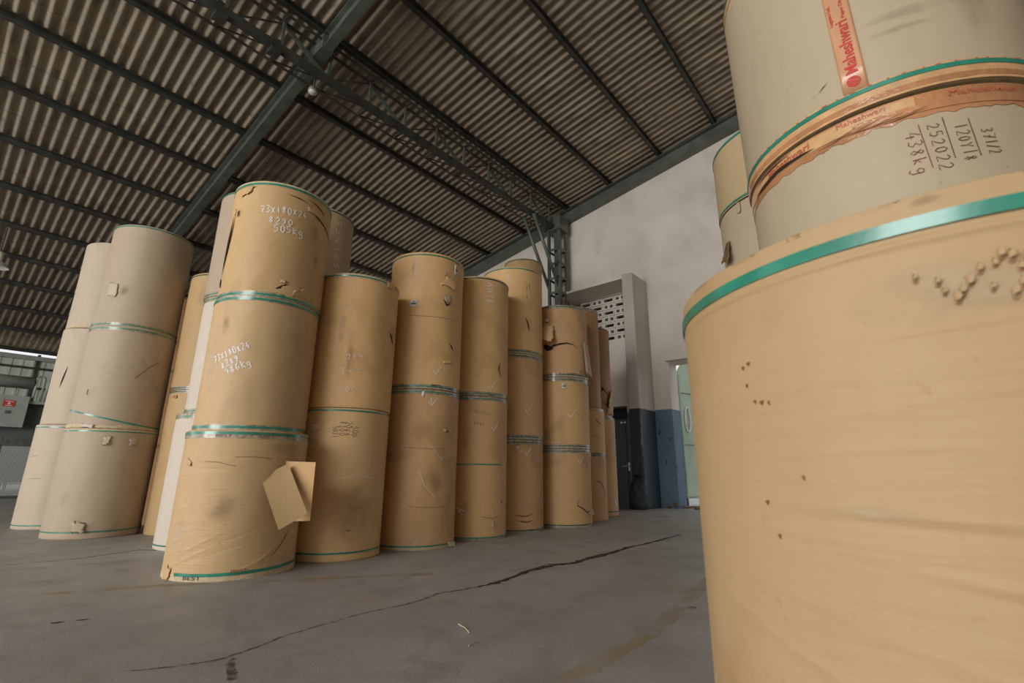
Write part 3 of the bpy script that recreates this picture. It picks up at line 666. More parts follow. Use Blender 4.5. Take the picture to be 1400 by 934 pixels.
f3.flap([(-44, 2.27, .0), (-14, 2.28, .004), (-16, 2.40, .022), (-40, 2.33, .012)], jag=.012); f3.tear([(-60, 2.315), (-50, 2.345), (-42, 2.335), (-34, 2.30)], .06)
f3.flap([(-56, 2.375, 0), (-51, 2.375, .01), (-51, 2.41, .006), (-56, 2.405, 0)], jag=.006)
f3.flap([(-124, 3.02, .0), (-117, 3.01, .03), (-119, 3.08, .02), (-124, 3.08, 0)], K['tan_d'], jag=.008)
f3.smear(-32, 2.85, -14, 3.05, M_SMUDGE); f3.smear(-20, 2.6, -8, 2.8, M_SMUDGE)

# --- second stack
s1 = R_(-1.69, 4.921, .43, 0, 1.34, K['tan_f'], 'tan reel stencilled with grey figures, lower of two in the second row stack', seed=4, wob=.002)
s1.strap(.07, .014); s1.strap(1.318, .014); s1.write('5021', -85, 1.17, -84, 1.06, .05, M_STENCIL, .005, 'stencil'); s1.write('8300', -77, 1.22, -77, 1.08, .05, M_STENCIL, .005, 'stencil'); s1.write('2064', -70, 1.22, -70, 1.08, .05, M_STENCIL, .005, 'stencil'); s1.write('500', -62, 1.18, -62, 1.07, .05, M_STENCIL, .005, 'stencil')
s1.write('A', -113, 1.20, -113.6, 1.13, .08, M_CHALK, .008); s1.write('9', -114, 1.04, -114.6, .97, .07, M_CHALK, .008); s1.write('/', -115, .91, -115.8, .85, .07, M_CHALK, .008)
s1.smear(-75, .12, -25, .68, M_SMUDGE); s1.line('crease', [(-95, .62), (-74, .70), (-50, .735), (-25, .70)], .006, M_CHALKF)
s1.tear([(-60, .27), (-56, .25), (-52, .255)], .012, M_CREASE)
s2 = R_(-1.686, 4.93, .43, 1.345, 2.70, K['tan_b'], 'golden tan reel on top of the low second row stack', seed=5, wob=.002)
s2.strap(2.672, .014); s2.tape(2.675, .045, M_EDGE); s2.smear(-92, 1.95, -82, 2.3, M_SMUDGE); s2.smear(-78, 1.6, -70, 2.1, M_SMUDGE)
s2.write('24h', -78, 1.80, -56, 1.84, .05, M_CHALKF); s2.write('Yw-', -84, 1.66, -56, 1.70, .06, M_CHALKF); s2.write('505', -84, 1.48, -60, 1.50, .05, M_CHALKF)
s2.flap([(-16, 2.14, 0), (-6, 2.12, .02), (-6, 2.26, .01), (-16, 2.22, 0)], K['tan_d'], jag=.014); s2.tear([(-18, 2.16), (-11, 2.11), (-5, 2.05)], .03)
s2.flap([(-30, 2.63, .0), (-16, 2.62, .01), (-16, 2.69, .012), (-30, 2.69, 0)], jag=.01)

# --- third stack
t1 = R_(-1.058, 5.597, .44, 0, 1.63, K['tan_d'], 'worn scratched tan reel, lower of two in the tall third row stack', seed=6, dents=[(-70, 1.0, 60, .008, -.003, 0), (-70, .96, 60, .006, .003, 0), (-60, .42, 50, .006, .002, 0)])
t1.strap(.035, .014); t1.tape(.02, .04, M_EDGE, ragged=.01); t1.write('w', -70, 1.44, -55, 1.46, .11); t1.label(-77, 1.575, .03, .06, False)
t1.tear([(-42, 1.20), (-38, 1.19), (-34, 1.185)], .03); t1.flap([(-44, 1.19, 0), (-40, 1.18, .02), (-40, 1.21, .01), (-44, 1.215, 0)], jag=.006)
t1.line('scratch', [(-78, .78), (-68, .62), (-52, .50)], .006, M_CHALKF); t1.line('scratch', [(-62, 1.03), (-50, .93), (-42, .87)], .005, M_CHALKF)
t1.line('crease', [(-100, 1.01), (-80, 1.0), (-40, 1.0)], .004, M_CREASE); t1.line('crease', [(-90, .42), (-60, .405), (-35, .41)], .004, M_CREASE)
t1.smear(-112, .03, -40, .16, M_DUST); t1.smear(-75, .5, -40, .85, M_SMUDGE); t1.flap([(-26, .0, .02), (-14, .0, .05), (-14, .05, .03), (-26, .05, .0)], K['pale'], jag=.01)
t2 = R_(-1.058, 5.597, .44, 1.634, 3.25, K['tan_b'], 'golden tan reel with two white stickers, topping the tall third row stack', seed=7, dents=[(-52, 1.2, 16, .04, .01, 0)])
joint_band(t1, t2, 1.632); t2.strap(3.215, .014); t2.print_text('BEST', -66, 1.672, 'r', .1, .016, M_INK, e=.006); t2.print_text('BEST', -40, 1.65, 'r', .1, .016, M_INK, e=.006)
t2.label(-98.5, 2.61, .085, .075); t2.label(-32, 3.11, .045, .13); t2.write('505HA1', -101.5, 3.19, -101, 2.88, .035, M_CHALK, .005)
t2.smear(-106, 2.88, -98, 3.2, M_SMUDGE); t2.tick(-58, 1.85, .08)
t2.flap([(-62, 2.86, .0), (-34, 2.83, .03), (-30, 2.93, .012), (-48, 2.99, 0)], jag=.018); t2.tear([(-68, 2.86), (-54, 2.815), (-42, 2.84), (-32, 2.87), (-29, 2.93)], .016)
t2.flap([(-52, 2.65, .03), (-44, 2.65, .03), (-42, 2.76, .004), (-54, 2.75, 0)], K['pale'], jag=.014); t2.tear([(-54, 2.70), (-48, 2.63), (-41, 2.66)], .025)
t2.tear([(-40, 2.19), (-35, 2.15), (-31, 2.11)], .022); t2.tear([(-54, 2.98), (-50, 3.0), (-50, 3.04)], .008)
t2.flap([(-50, 1.93, .0), (-36, 1.96, .012), (-35, 1.99, .004), (-48, 1.97, 0)], jag=.01); t2.line('crease', [(-112, 2.47), (-80, 2.46), (-30, 2.47)], .003, M_CREASE)

# --- fourth stack
q1 = R_(-.475, 6.27, .42, 0, 1.66, K['tan_c'], 'brown tan reel strapped at mid height, lower of two in the fourth row stack', seed=8)
q1.strap(.847, .014); q1.strap(.03, .014); q1.tape(.02, .04, ragged=.012); q1.tick(-49, 1.30, .09); q1.write('A', -103, .27, -97, .33, .11)
q1.write('12018X50', -92, 1.47, -58, 1.42, .03, M_STENCIL, .004, 'stencil'); q1.write('8290', -88, 1.32, -70, 1.30, .03, M_STENCIL, .004, 'stencil')
q1.line('scratch', [(-50, .84), (-60, .7), (-58, .52), (-45, .44)], .005, M_CHALKF); q1.tear([(-33, .43), (-30, .41), (-30, .38)], .025, M_CREASE)
q1.flap([(-53, .14, 0), (-49, .14, .012), (-49, .22, .006), (-53, .22, 0)], K['pale'], jag=.008); q1.line('scratch', [(-50, .07), (-50, .13)], .012, M_CHALKF); q1.line('scratch', [(-72, .26), (-50, .235), (-34, .27)], .006, M_CREASE)
q2 = R_(-.475, 6.27, .42, 1.664, 3.24, K['tan_b'], 'golden tan reel topping the fourth row stack, chalked AHYB down its side', seed=9)
joint_band(q1, q2, 1.662); q2.strap(3.212, .016, M_STRAPD); q2.write('AHYB', -70, 3.17, -69, 2.86, .09); q2.tick(-57, 1.80, .09)
q2.tear([(-40, 2.12), (-43, 2.02), (-38, 1.94), (-34, 1.93)], .03, M_CREASE); q2.print_text('BEST', -62, 1.675, 'r', .09, .016, M_INK, e=.006)

# --- fifth stack: three high
v1 = R_(.003, 7.01, .45, 0, 1.18, K['tan_d'], 'dark worn reel at the bottom of the three high fifth row stack', seed=10)
v1.strap(.03, .014, M_STRAPD); v1.tape(.02, .04, ragged=.012); v1.tick(-60, 1.03, .09); v1.write('AK', -84, 1.08, -72, .98, .07, M_CHALKF)
v1.tear([(-85, .22), (-65, .20), (-48, .235)], .02, M_CREASE); v1.tear([(-80, .15), (-62, .13), (-50, .15)], .02, M_CREASE)
v1.flap([(-34, .38, 0), (-26, .37, .02), (-26, .42, .01), (-34, .41, 0)], K['pale'], jag=.01)
v2 = R_(.003, 7.01, .455, 1.184, 2.372, K['tan_c'], 'brown reel in the middle of the three high fifth row stack', seed=11); v2.tick(-59, 1.60, .10)
v3 = R_(.003, 7.02, .455, 2.376, 3.69, K['tan_b'], 'golden tan reel chalked with two letters A, topping the three high fifth row stack', seed=12)
joint_band(v1, v2, 1.182, .06, M_STRAPD); joint_band(v2, v3, 2.374, .06, M_STRAPD); v3.strap(3.665, .016)
v3.write('A', -98, 3.42, -88, 3.46, .12, M_CHALKF); v3.write('A', -100, 3.17, -91, 3.22, .12, M_CHALK)
v3.tear([(-66, 2.92), (-60, 2.82), (-58, 2.72), (-53, 2.75)], .022); v3.tear([(-63, 3.42), (-63, 3.33)], .012, M_CREASE); v3.tear([(-57, 3.46), (-57, 3.36)], .012, M_CREASE); v3.tear([(-63, 3.28), (-63, 3.2)], .012, M_CREASE)
# a tall reel stack behind it, only its top in view
vb = []
zz = [0, 1.3, 2.6, 3.9, 5.20]; desc = ['at the bottom of the tall stack hidden behind the fifth row stack', 'second from the floor in the stack hidden behind the fifth row stack', 'third from the floor in the stack hidden behind the fifth row stack', 'whose strapped top rises just above the fifth row stack']
for k in range(4):
    o = R_(.235, 9.95, .42, zz[k], zz[k + 1] - .004, K['olive'], 'olive tan reel ' + desc[k], seed=20 + k, na=64, nz=8); vb.append(o); o.strap(zz[k + 1] - .035, .016, M_STRAPD)

# --- sixth stack
x1 = R_(.761, 7.586, .455, 0, 1.088, K['tan_d'], 'worn reel with a jagged brown tear, at the bottom of the sixth row stack', seed=13)
x1.strap(.04, .014, M_STRAPD); x1.tape(.025, .045, ragged=.012); x1.tick(-55, .93, .09)
x1.tear([(-62, .40), (-66, .30), (-54, .26), (-42, .20), (-30, .22), (-26, .17)], .016); x1.flap([(-34, .16, 0), (-20, .15, .03), (-20, .24, .015), (-34, .22, 0)], K['pale'], jag=.014)
x1.flap([(-34, .98, 0), (-20, .96, .02), (-20, 1.05, .01), (-34, 1.04, 0)], jag=.01)
x2 = R_(.761, 7.586, .457, 1.092, 2.146, K['tan_c'], 'tan reel with a small white sticker, in the middle of the sixth row stack', seed=14)
x2.label(-87, 2.01, .06, .085); x2.tick(-72, 1.60, .11); x2.smear(-52, 1.82, -38, 1.88, M_DUST)
x3 = R_(.765, 7.595, .46, 2.15, 3.30, K['tan_d'], 'badly torn reel with loose strips of wrapper, topping the sixth row stack', seed=15,
        dents=[(-90, .85, 26, .10, .02, 0), (-95, .48, 30, .05, -.015, .1), (-60, .22, 24, .10, .012, 0)])
joint_band(x1, x2, 1.09, .06, M_STRAPD); joint_band(x2, x3, 2.148, .06, M_STRAPD); x3.strap(3.275, .014, M_STRAPD); x3.tape(3.27, .05, M_TAPE); x3.label(-119, 3.03, .06, .1)
x3.flap([(-130, 2.70, .12), (-104, 2.66, .16), (-104, 2.95, .04), (-130, 2.97, .03)], K['tan_f'], curl=.02, jag=.016, lab='loose peeled flap of wrapper')
x3.tear([(-128, 2.70), (-112, 2.62), (-104, 2.64), (-96, 2.66), (-80, 2.68), (-66, 2.66), (-56, 2.60)], .022); x3.tear([(-126, 2.66), (-116, 2.60), (-106, 2.60)], .09)
x3.tear([(-92, 2.35), (-84, 2.35), (-74, 2.31), (-62, 2.25), (-52, 2.21)], .045); x3.flap([(-78, 2.20, .02), (-52, 2.19, .03), (-56, 2.27, .02), (-78, 2.31, .0)], K['tan_a'], jag=.012)
x3.flap([(-40, 2.22, .04), (-32, 2.22, .05), (-37, 2.72, .02), (-43, 2.72, .02)], K['white'], jag=.006, lab='narrow loose strip of wrapper')
x3.flap([(-31, 2.20, .05), (-8, 2.18, .06), (-14, 2.72, .01), (-35, 2.72, .01)], K['tan_d'], jag=.012)

# --- seventh and eighth stacks
y1 = R_(1.165, 8.43, .45, 0, 1.03, K['tan_d'], 'reel at the bottom of the stack between the sixth stack and the last one', seed=16)
y2 = R_(1.165, 8.43, .45, 1.034, 1.79, K['tan_c'], 'short reel second from the floor in the stack just left of the last one', seed=17)
y3 = R_(1.13, 8.47, .45, 1.794, 3.58, K['tan_e'], 'long brown reel topping the stack just behind the torn sixth stack', seed=18)
joint_band(y1, y2, 1.032, .03, M_STRAPD); y3.strap(3.55, .014, M_STRAPD); y3.tape(3.55, .05); y2.tape(1.77, .04)
y1.tear([(-66, .62), (-50, .6), (-40, .50), (-32, .36)], .016); y2.tear([(-60, 1.62), (-50, 1.56), (-42, 1.53)], .016); y2.line('crease', [(-90, 1.32), (-60, 1.34), (-35, 1.28)], .006, M_CREASE)
z1 = R_(1.518, 9.304, .46, 0, 1.735, K['tan_c'], 'lower reel of the last stack in the row, by the dark door', seed=19); z1.strap(.08, .016, M_STRAPD); z1.label(-40, .22, .06, .09, False)
z2 = R_(1.485, 9.335, .46, 1.739, 3.47, K['tan_e'], 'dark upper reel of the last stack in the row, its wrapper ripped near the bottom', seed=24)
joint_band(z1, z2, 1.737, .03, M_STRAPD); z2.strap(3.45, .014, M_STRAPD); z2.tear([(-62, 2.30), (-57, 2.16), (-50, 2.02), (-42, 1.95)], .20); z2.flap([(-52, 1.78, 0), (-22, 1.78, .03), (-22, 2.35, .01), (-46, 2.1, .05)], K['tan_a'], jag=.03)
z2.line('crease', [(-100, 2.84), (-60, 2.86), (-20, 2.82)], .008, M_CREASE); z2.tear([(-34, 3.02), (-33, 2.9)], .02)

# --- pale stack behind the nearest one
w1 = R_(-3.215, 5.46, .47, 0, 1.33, K['white'], 'off white paper reel at the bottom of the stack just behind the nearest row stack', seed=25)
w2 = R_(-3.165, 5.478, .46, 1.334, 2.635, K['white'], 'off white paper reel in the middle of the stack just behind the nearest row stack', seed=26)
w3 = R_(-3.18, 5.478, .455, 2.639, 3.95, K['pink_a'], 'beige paper reel topping the stack just behind the nearest row stack', seed=27)
joint_band(w1, w2, 1.332, .05); joint_band(w2, w3, 2.637, .05); w1.strap(.045, .014); w3.strap(3.93, .014)
w1.smear(-170, .6, -150, .9, M_SMUDGE); w2.line('crease', [(-180, 2.0), (-150, 2.0)], .003, M_CREASE)
# --- grey beige tall stack behind the second
gz = [0, 1.45, 2.9, 4.33]; gl = ['at the bottom of the tall stack hidden behind the second row stack', 'in the middle of the tall stack hidden behind the second row stack', 'topping the tall stack behind the second row stack, chalked down its side']
for k in range(3):
    o = R_(-2.833, 6.401, .455, gz[k], gz[k + 1] - .004, K['grey'], 'grey beige reel ' + gl[k], seed=30 + k, nz=10)
    o.strap(gz[k + 1] - .04, .016, M_STRAPD)
    if k == 2: o.write('5541651', -42, 4.2, -36, 3.3, .09, M_CHALKF, .010)
# --- olive stack between the pale and the big left one
a1 = R_(-4.105, 6.505, .455, 0, 1.74, K['olive'], 'olive tan reel, lower of two between the big left stack and the pale stack', seed=34)
a2 = R_(-4.105, 6.505, .455, 1.744, 3.34, K['olive'], 'olive tan reel, upper of two between the big left stack and the pale stack', seed=35)
joint_band(a1, a2, 1.742, .04, M_STRAPD); a2.strap(3.31, .014, M_STRAPD); a1.flap([(-118, 1.64, 0), (-108, 1.63, .01), (-108, 1.67, .01), (-118, 1.67, 0)], M_BTAPE, name='tape_patch')
bz = [0, 1.1, 2.2, 3.37]; bl = ['at the bottom of', 'in the middle of', 'topping']
for k in range(3):
    o = R_(-4.94, 7.52, .455, bz[k], bz[k + 1] - .004, K['tan_e'], 'brown reel ' + bl[k] + ' the stack glimpsed behind the olive one', seed=36 + k, nz=10); o.strap(bz[k + 1] - .03, .016, M_STRAPD)

# --- big left stack
b1 = R_(-5.01, 6.14, .465, 0, 1.222, K['pink_a'], 'pinkish beige reel at the bottom of the big three high stack on the left', seed=40,
        dents=[(-60, 1.15, 50, .012, .004, 0), (-30, 1.0, 20, .03, .006, 0)])
b2 = R_(-5.04, 6.18, .462, 1.226, 2.486, K['pink_a'], 'pinkish beige reel with a slanting strap, in the middle of the big left stack', seed=41, dents=[(-20, .9, 20, .012, .006, .3), (-10, .8, 20, .012, .006, .3), (-60, .05, 50, .012, .005, 0)])
b3 = R_(-5.09, 6.24, .462, 2.49, 3.91, K['pink_a'], 'pinkish beige reel topping the big three high stack on the left, with a torn patch', seed=42)
b1.strap(.075, .014); b1.strap(1.19, .014); b2.strap(1.36, .018, slope=-.0, zfun=lambda a: -.10 * sin(radians(a + 75)) ); b2.strap(2.455, .014); b3.strap(2.525, .014); b3.strap(3.885, .014)
b1.tape(1.195, .03, M_EDGE, ragged=.01); b2.tape(1.25, .04, M_EDGE, ragged=.014); b2.tape(2.45, .04); b3.tape(2.53, .04)
b2.smear(-90, 1.8, -50, 2.05, M_DUST); b2.smear(-66, 1.9, -30, 2.1, M_DUST); b2.write('1', -98, 1.62, -94, 1.62, .06, M_TEAR, .006, 'ink_mark')
b3.flap([(-102, 2.90, .0), (-86, 2.88, .006), (-87, 3.06, .005), (-102, 3.08, 0)], K['pink_b'], jag=.01, lab='pale square of lifted wrapper'); b3.smear(-86, 2.9, -70, 3.06, M_SMUDGE)
b1.flap([(-72, .07, .025), (-60, .06, .04), (-60, .17, .004), (-74, .19, 0)], K['pink_a'], jag=.02); b1.tear([(-59, 1.02), (-57, 1.06), (-54, 1.1)], .012); b1.tear([(-27, 1.03), (-24, 1.08)], .012, M_CREASE); b1.tear([(-74, .2), (-66, .175), (-58, .17)], .012)
b1.flap([(-60, 1.02, .02), (-55, 1.03, .02), (-52, 1.14, .002), (-60, 1.13, 0)], K['pink_b'], jag=.014); b1.flap([(-30, 1.02, .02), (-22, 1.04, .02), (-20, 1.13, .002), (-30, 1.12, 0)], K['pink_a'], jag=.014)
b2.flap([(-92, 1.23, .015), (-76, 1.22, .02), (-76, 1.27, .006), (-94, 1.27, 0)], K['white'], jag=.012)
b2.line('scratch', [(-40, 1.85), (-25, 2.0), (-10, 2.1)], .01, M_CREASE)
c1 = R_(-6.156, 6.957, .465, 0, 1.325, K['pink_b'], 'rosy beige reel at the bottom of the farthest left stack', seed=43); c1.strap(.05, .014); c1.strap(1.29, .014)
c2 = R_(-6.14, 6.957, .45, 1.329, 2.675, K['pink_b'], 'rosy beige reel with a long slit, in the middle of the farthest left stack', seed=44); c2.tear([(-90, 2.12), (-93, 1.98), (-96, 1.82)], .022)
c3 = R_(-6.11, 6.957, .455, 2.679, 4.0, K['pink_b'], 'rosy beige reel topping the farthest left stack', seed=45); c3.tape(2.70, .03, M_EDGE, ragged=.02)
c1.line('crease', [(-110, .62), (-85, .63)], .004, M_CREASE); c1.tear([(-116, 1.0), (-112, .99)], .01); c1.line('crease', [(-120, .9), (-100, .92)], .003, M_CREASE)

# --- foreground reel, right
g1 = R_(.9, .979, .5, 0, 1.183, K['front'], 'big golden tan reel filling the right foreground, its wrapper scuffed near the top', seed=50, nz=300, na=260, wob=.0022,
        dents=[(-135, .742, 20, .0055, .0028, -.03), (-135, .728, 20, .006, -.0018, -.03), (-122, .660, 16, .006, .0030, -.12), (-122, .646, 16, .006, -.0018, -.12), (-160, .71, 22, .006, .0012, -.05), (-150, .93, 26, .007, .0010, .05), (-130, .985, 16, .006, .0014, .06),
               (-152, .52, 22, .008, .0022, -.30), (-120, .60, 12, .009, .0016, 0), (-165, 1.112, 60, .005, .0022, 0), (-120, 1.112, 60, .005, .0022, 0), (-145, .88, 18, .007, .0010, .1),
               (-131, 1.062, 7, .004, .0016, .12), (-129, 1.05, 7, .004, .0014, .14), (-127, 1.035, 7, .004, .0015, .1), (-124, 1.02, 8, .005, .0012, .08), (-140, .83, 20, .006, .0009, .02), (-125, .90, 14, .006, .0011, -.04), (-138, .58, 20, .007, .0012, -.2)])
g1.strap(1.137, .021, e=.004)
g1.smear(-142, .985, -116, 1.085, M_SCUFF); g1.smear(-136, 1.0, -112, 1.06, M_SCUFF); g1.smear(-152, .735, -136, .757, M_SCUFF); g1.smear(-132.5, 1.16, -128, 1.177, M_SMUDGE)
rg = random.Random(4)
for a, z in [(-133.5, 1.058), (-131, 1.047), (-130.5, 1.032), (-127.5, 1.042), (-128.5, 1.03), (-126.2, 1.055), (-125.3, 1.028), (-124.5, 1.06), (-123.6, 1.072), (-122.6, 1.066), (-122.0, 1.05), (-121.2, 1.062), (-123.2, 1.018), (-122.2, 1.03), (-121.0, 1.04), (-120.2, 1.03), (-119.6, 1.055), (-122.4, .985), (-129.2, 1.022), (-120.4, 1.075), (-119.0, 1.07)]:
    s_ = rg.uniform(.7, 1.15); da = .72 * s_; dz = .0065 * s_
    g1.flap([(a - da * .5, z - dz, .001), (a + da * .4, z - dz * rg.uniform(.5, 1.2), .003 * s_), (a + da * .6, z + dz * .8, .0065 * s_), (a - da * .4, z + dz, .003)], K['front'], 4, jag=.0022, th=.001)
    g1.line('tear', [(a - da * .6, z - dz * 1.2), (a + da * .1, z - dz * 1.3), (a + da * .7, z - dz * .6)], .004, M_CREASE, e=.003, taper=True)  # torn edge of each nub, its shade drawn as a dark line
for a, z in [(-163, .983), (-164.5, .978), (-164, .945), (-162.4, .915), (-160.8, .912), (-159.2, .910), (-154.3, .79), (-162.3, .75), (-160.5, .70)]:
    w_ = rg.uniform(.5, 1.6)
    g1.line('tear', [(a - .35 * w_, z + .002), (a, z - .001), (a + .35 * w_, z + .003)], .007, M_NICK, e=.003, taper=True); g1.line('tear', [(a + .1, z + .004), (a + .2, z - .003)], .004, M_NICK, e=.0035, taper=True)

# --- upper right stack
u1 = R_(1.571, 1.779, .5, 0, .98, K['pale'], 'pale beige reel at the bottom of the tall right stack, hidden behind the foreground reel', seed=51, nz=10)
u2 = R_(1.571, 1.779, .5, .984, 2.022, K['pale'], 'pale beige reel marked 438kg in red brown ink, its top edge taped brown', seed=52, wob=.0015)
u3 = R_(1.571, 1.779, .508, 2.036, 3.085, K['pale'], 'pale beige reel topping the tall right stack, with a red printed tape down its side', seed=53, wob=.0012, tilt=(0, radians(-.8), 0))
def wavy(a): return .012 * noise.noise(Vector((a * .05, 1, 0)))
u2.tape(1.975, .085, M_BTAPE, a0=-215, a1=20, ragged=.012, n=240, lab='glossy brown packing tape')
u2.tape(1.985, .05, M_YTAPE, e=.0045, a0=-210, a1=-118, n=60); u2.tape(1.967, .03, M_BTAPE, e=.006, a0=-138, a1=-60, slope=.004, n=60)
for (a, z0_, L, w_) in [(-142, 1.955, 13, .006), (-138, 1.950, 16, .004), (-131, 1.945, 16, .005), (-127, 1.952, 12, .003), (-148, 1.958, 12, .003), (-152, 1.95, 14, .003)]:
    u2.line('tape_wrinkle', [(a, z0_), (a + L * .4, z0_ - .003), (a + L, z0_ + .012)], w_, M_CREASE, e=.0078, taper=True)
u2.tear([(-192, 1.96), (-180, 1.965), (-170, 1.972), (-160, 1.968), (-152, 1.966)], .016, e=.009); u2.tear([(-190, 2.0), (-175, 2.005), (-162, 2.007)], .006, e=.009)
u2.print_text('Maheshwari', -177, 1.975, 'r', .20, .03, M_REDF, e=.0075, bold=.01); u2.print_text('Maheshwari', -108, 1.985, 'r', .20, .02, M_REDF, e=.0075, bold=.0); u2.print_text('Maheshwari', -143, 1.99, 'r', .14, .02, M_REDF, e=.0075, bold=.0)
u2.write('37', -101.3, 1.853, -101.0, 1.808, .034, M_MARKD, .0026, 'marker_writing', rnd=.02); u2.write('1/2', -101.0, 1.808, -100.6, 1.755, .034, M_MARKD, .0026, 'marker_writing', rnd=.02)
u2.write('120Y18', -108.6, 1.880, -108.0, 1.738, .034, M_MARKD, .0024, 'marker_writing', rnd=.03); u2.write('252022', -116.2, 1.900, -115.6, 1.722, .034, M_MARKD, .0024, 'marker_writing', rnd=.04); u2.write('438kg', -123.0, 1.888, -122.4, 1.722, .036, M_MARK, .0024, 'marker_writing', rnd=.03)
u2.line('marker_line', [(-104.0, 1.893), (-103.2, 1.755)], .0024, M_MARKD); u2.line('marker_line', [(-111.4, 1.912), (-110.6, 1.758)], .0024, M_MARKD); u2.line('marker_line', [(-118.6, 1.905), (-117.4, 1.740)], .0024, M_MARK)
u3.tape(2.075, .078, M_YTAPE, a0=-215, a1=20, n=120); u3.strap(2.098, .017, e=.0055); u3.strap(3.065, .014); u3.tape(3.05, .05, M_YTAPE)
u3.tape(2.055, .02, M_BTAPE, e=.004, a0=-215, a1=20, ragged=.004, n=120)
for k in range(22):
    a = -190 + k * 5.4 + rg.uniform(-1, 1); u3.line('print', [(a, 2.110 + rg.uniform(-.002, .002)), (a + rg.uniform(.6, 2.2), 2.111)], .0045, M_REDF, e=.0045)
tp = u3.flap([(-138.3, 2.112, 0), (-129.9, 2.112, 0), (-130.6, 3.06, 0), (-139.0, 3.06, 0)], M_PTAPE, 10, name='printed_tape', lab='tan tape printed in red', th=.0008)
for zt_ in (2.185, 2.71):
    dx = -.35 if zt_ < 2.5 else -.7
    u3.print_text('Maheshwari', -131.6 + dx, zt_, 'u', .235, .038, M_RED, parent=tp, e=.0065, bold=.02)
    u3.print_text('Logistics Ltd.', -135.9 + dx, zt_ + .228, 'u', .095, .015, M_RED, parent=tp, e=.0065, bold=.01)
    u3.print_text('Paper Division', -131.6 + dx, zt_ + .245, 'u', .125, .015, M_RED, parent=tp, e=.0065, bold=.01)
    mb = MB(); cz = zt_ - .034; ca = -133.8 + dx        # the round emblem with slanting cuts
    for (s0, s1) in ((-1, -.3), (-.18, .25), (.37, 1)):
        vs = []
        for q in range(9):
            y = s0 + (s1 - s0) * q / 8; xx = sqrt(max(0, 1 - y * y)); 
            for sg in (-1, 1): vs.append(wrap(u3.r, ca, .021 * (xx * sg * .95 + y * .25), .021 * y - .008 * xx * sg, cz - u3.z0, .0065))
        mb.add(vs, [(2 * q, 2 * q + 1, 2 * q + 3, 2 * q + 2) for q in range(8)])
    mb.build('emblem', M_RED, tp)
u3.line('scratch', [(-146.5, 2.175), (-144.5, 2.19), (-142.5, 2.2)], .003, M_TEAR, taper=True); u3.line('scratch', [(-149, 2.17), (-147.2, 2.18)], .002, M_TEAR, taper=True)
u3.smear(-128, 2.33, -96, 2.38, M_SMUDGE); u3.smear(-128, 2.28, -106, 2.31, M_SMUDGE); u3.smear(-100, 2.2, -84, 2.75, M_SMUDGE)

# --- stack behind it
k0 = R_(2.167, 3.368, .5, 0, 1.35, K['pale'], 'pale beige reel at the bottom of the stack behind the tall right stack', seed=55, nz=10)
k1 = R_(2.167, 3.368, .5, 1.354, 2.755, K['pale'], 'pale beige reel with a brown torn flap, right below the short top reel', seed=56)
k2 = R_(2.167, 3.368, .503, 2.76, 3.318, K['straw'], 'short olive tan reel topping the stack behind the tall right stack', seed=57)
k2.strap(3.30, .016); k2.strap(2.775, .014); k1.ring('shadow_gap', 2.752, .012, .001, M_TEAR)  # dark ring paints the shade in the joint of the two reels
k1.flap([(-163, 2.66, .008), (-159, 2.65, .012), (-159, 2.74, .004), (-163, 2.75, 0)], jag=.004)
k1.flap([(-186, 2.34, .05), (-172, 2.30, .06), (-176, 2.5, .01), (-186, 2.5, .0)], M_CORE, jag=.01, lab='brown torn flap')

# ------------------------------------------------------------------ lattice girder under the roof
TG = -6.9; ZB, ZTT = 7.30, 7.86
lg = hall(thing('lattice_girder', (0, 0, 0), 'grey steel lattice girder running under the roof to the column on the gable wall', 'girder'))
nodes = [2.36 + .82 * k for k in range(-12, 10)]
MB().box(TG - .06, TG + .06, -8, 9.9, ZB - .06, ZB + .05).build('bottom_chord', M_STEELD, lg)
MB().angle((TG, -8, ZTT), (TG, 9.9, ZTT), .07).build('top_chord', M_STEELD, lg)
MB().angle((TG - .27, -8, ZB - .06), (TG - .27, 9.9, ZB - .06), .05).build('side_chord', M_STEELD, lg)
MB().angle((TG + .22, -8, ZTT - .05), (TG + .22, 9.9, ZTT - .05), .05).build('side_chord', M_STEELD, lg)
for i, n in enumerate(nodes):
    if n > 9.8: continue
    MB().angle((TG + .02, n, ZB), (TG + .02, n, ZTT), .045).build('post', M_STEEL, lg)
    MB().bar((TG, n, ZB - .04), (TG - .28, n - .04, ZB - .08), .05, .03).build('outrigger', M_STEELD, lg)
    MB().bar((TG, n, ZTT), (TG + .22, n, ZTT - .04), .04, .03).build('outrigger', M_STEELD, lg)
    if n + .82 < 9.9:
        if (i + 12) % 2 == 1: MB().bar((TG - .03, n, ZB + .02), (TG - .03, n + .82, ZTT - .03), .02, .025).build('tie_rod', M_STEELD, lg)
        else: MB().bar((TG - .03, n, ZTT - .03), (TG - .03, n + .82, ZB + .04), .05, .06).build('diagonal', M_STEEL, lg)
        MB().bar((TG - .27, n, ZB - .06), (TG, n + .82, ZB - .03), .02, .02).build('lacing', M_STEELD, lg)
for n in (1.5, 2.3): MB().box(TG - .16, TG + .04, n - .08, n + .08, ZB - .1, ZB + .12).build('bracket', M_STEELD, lg)
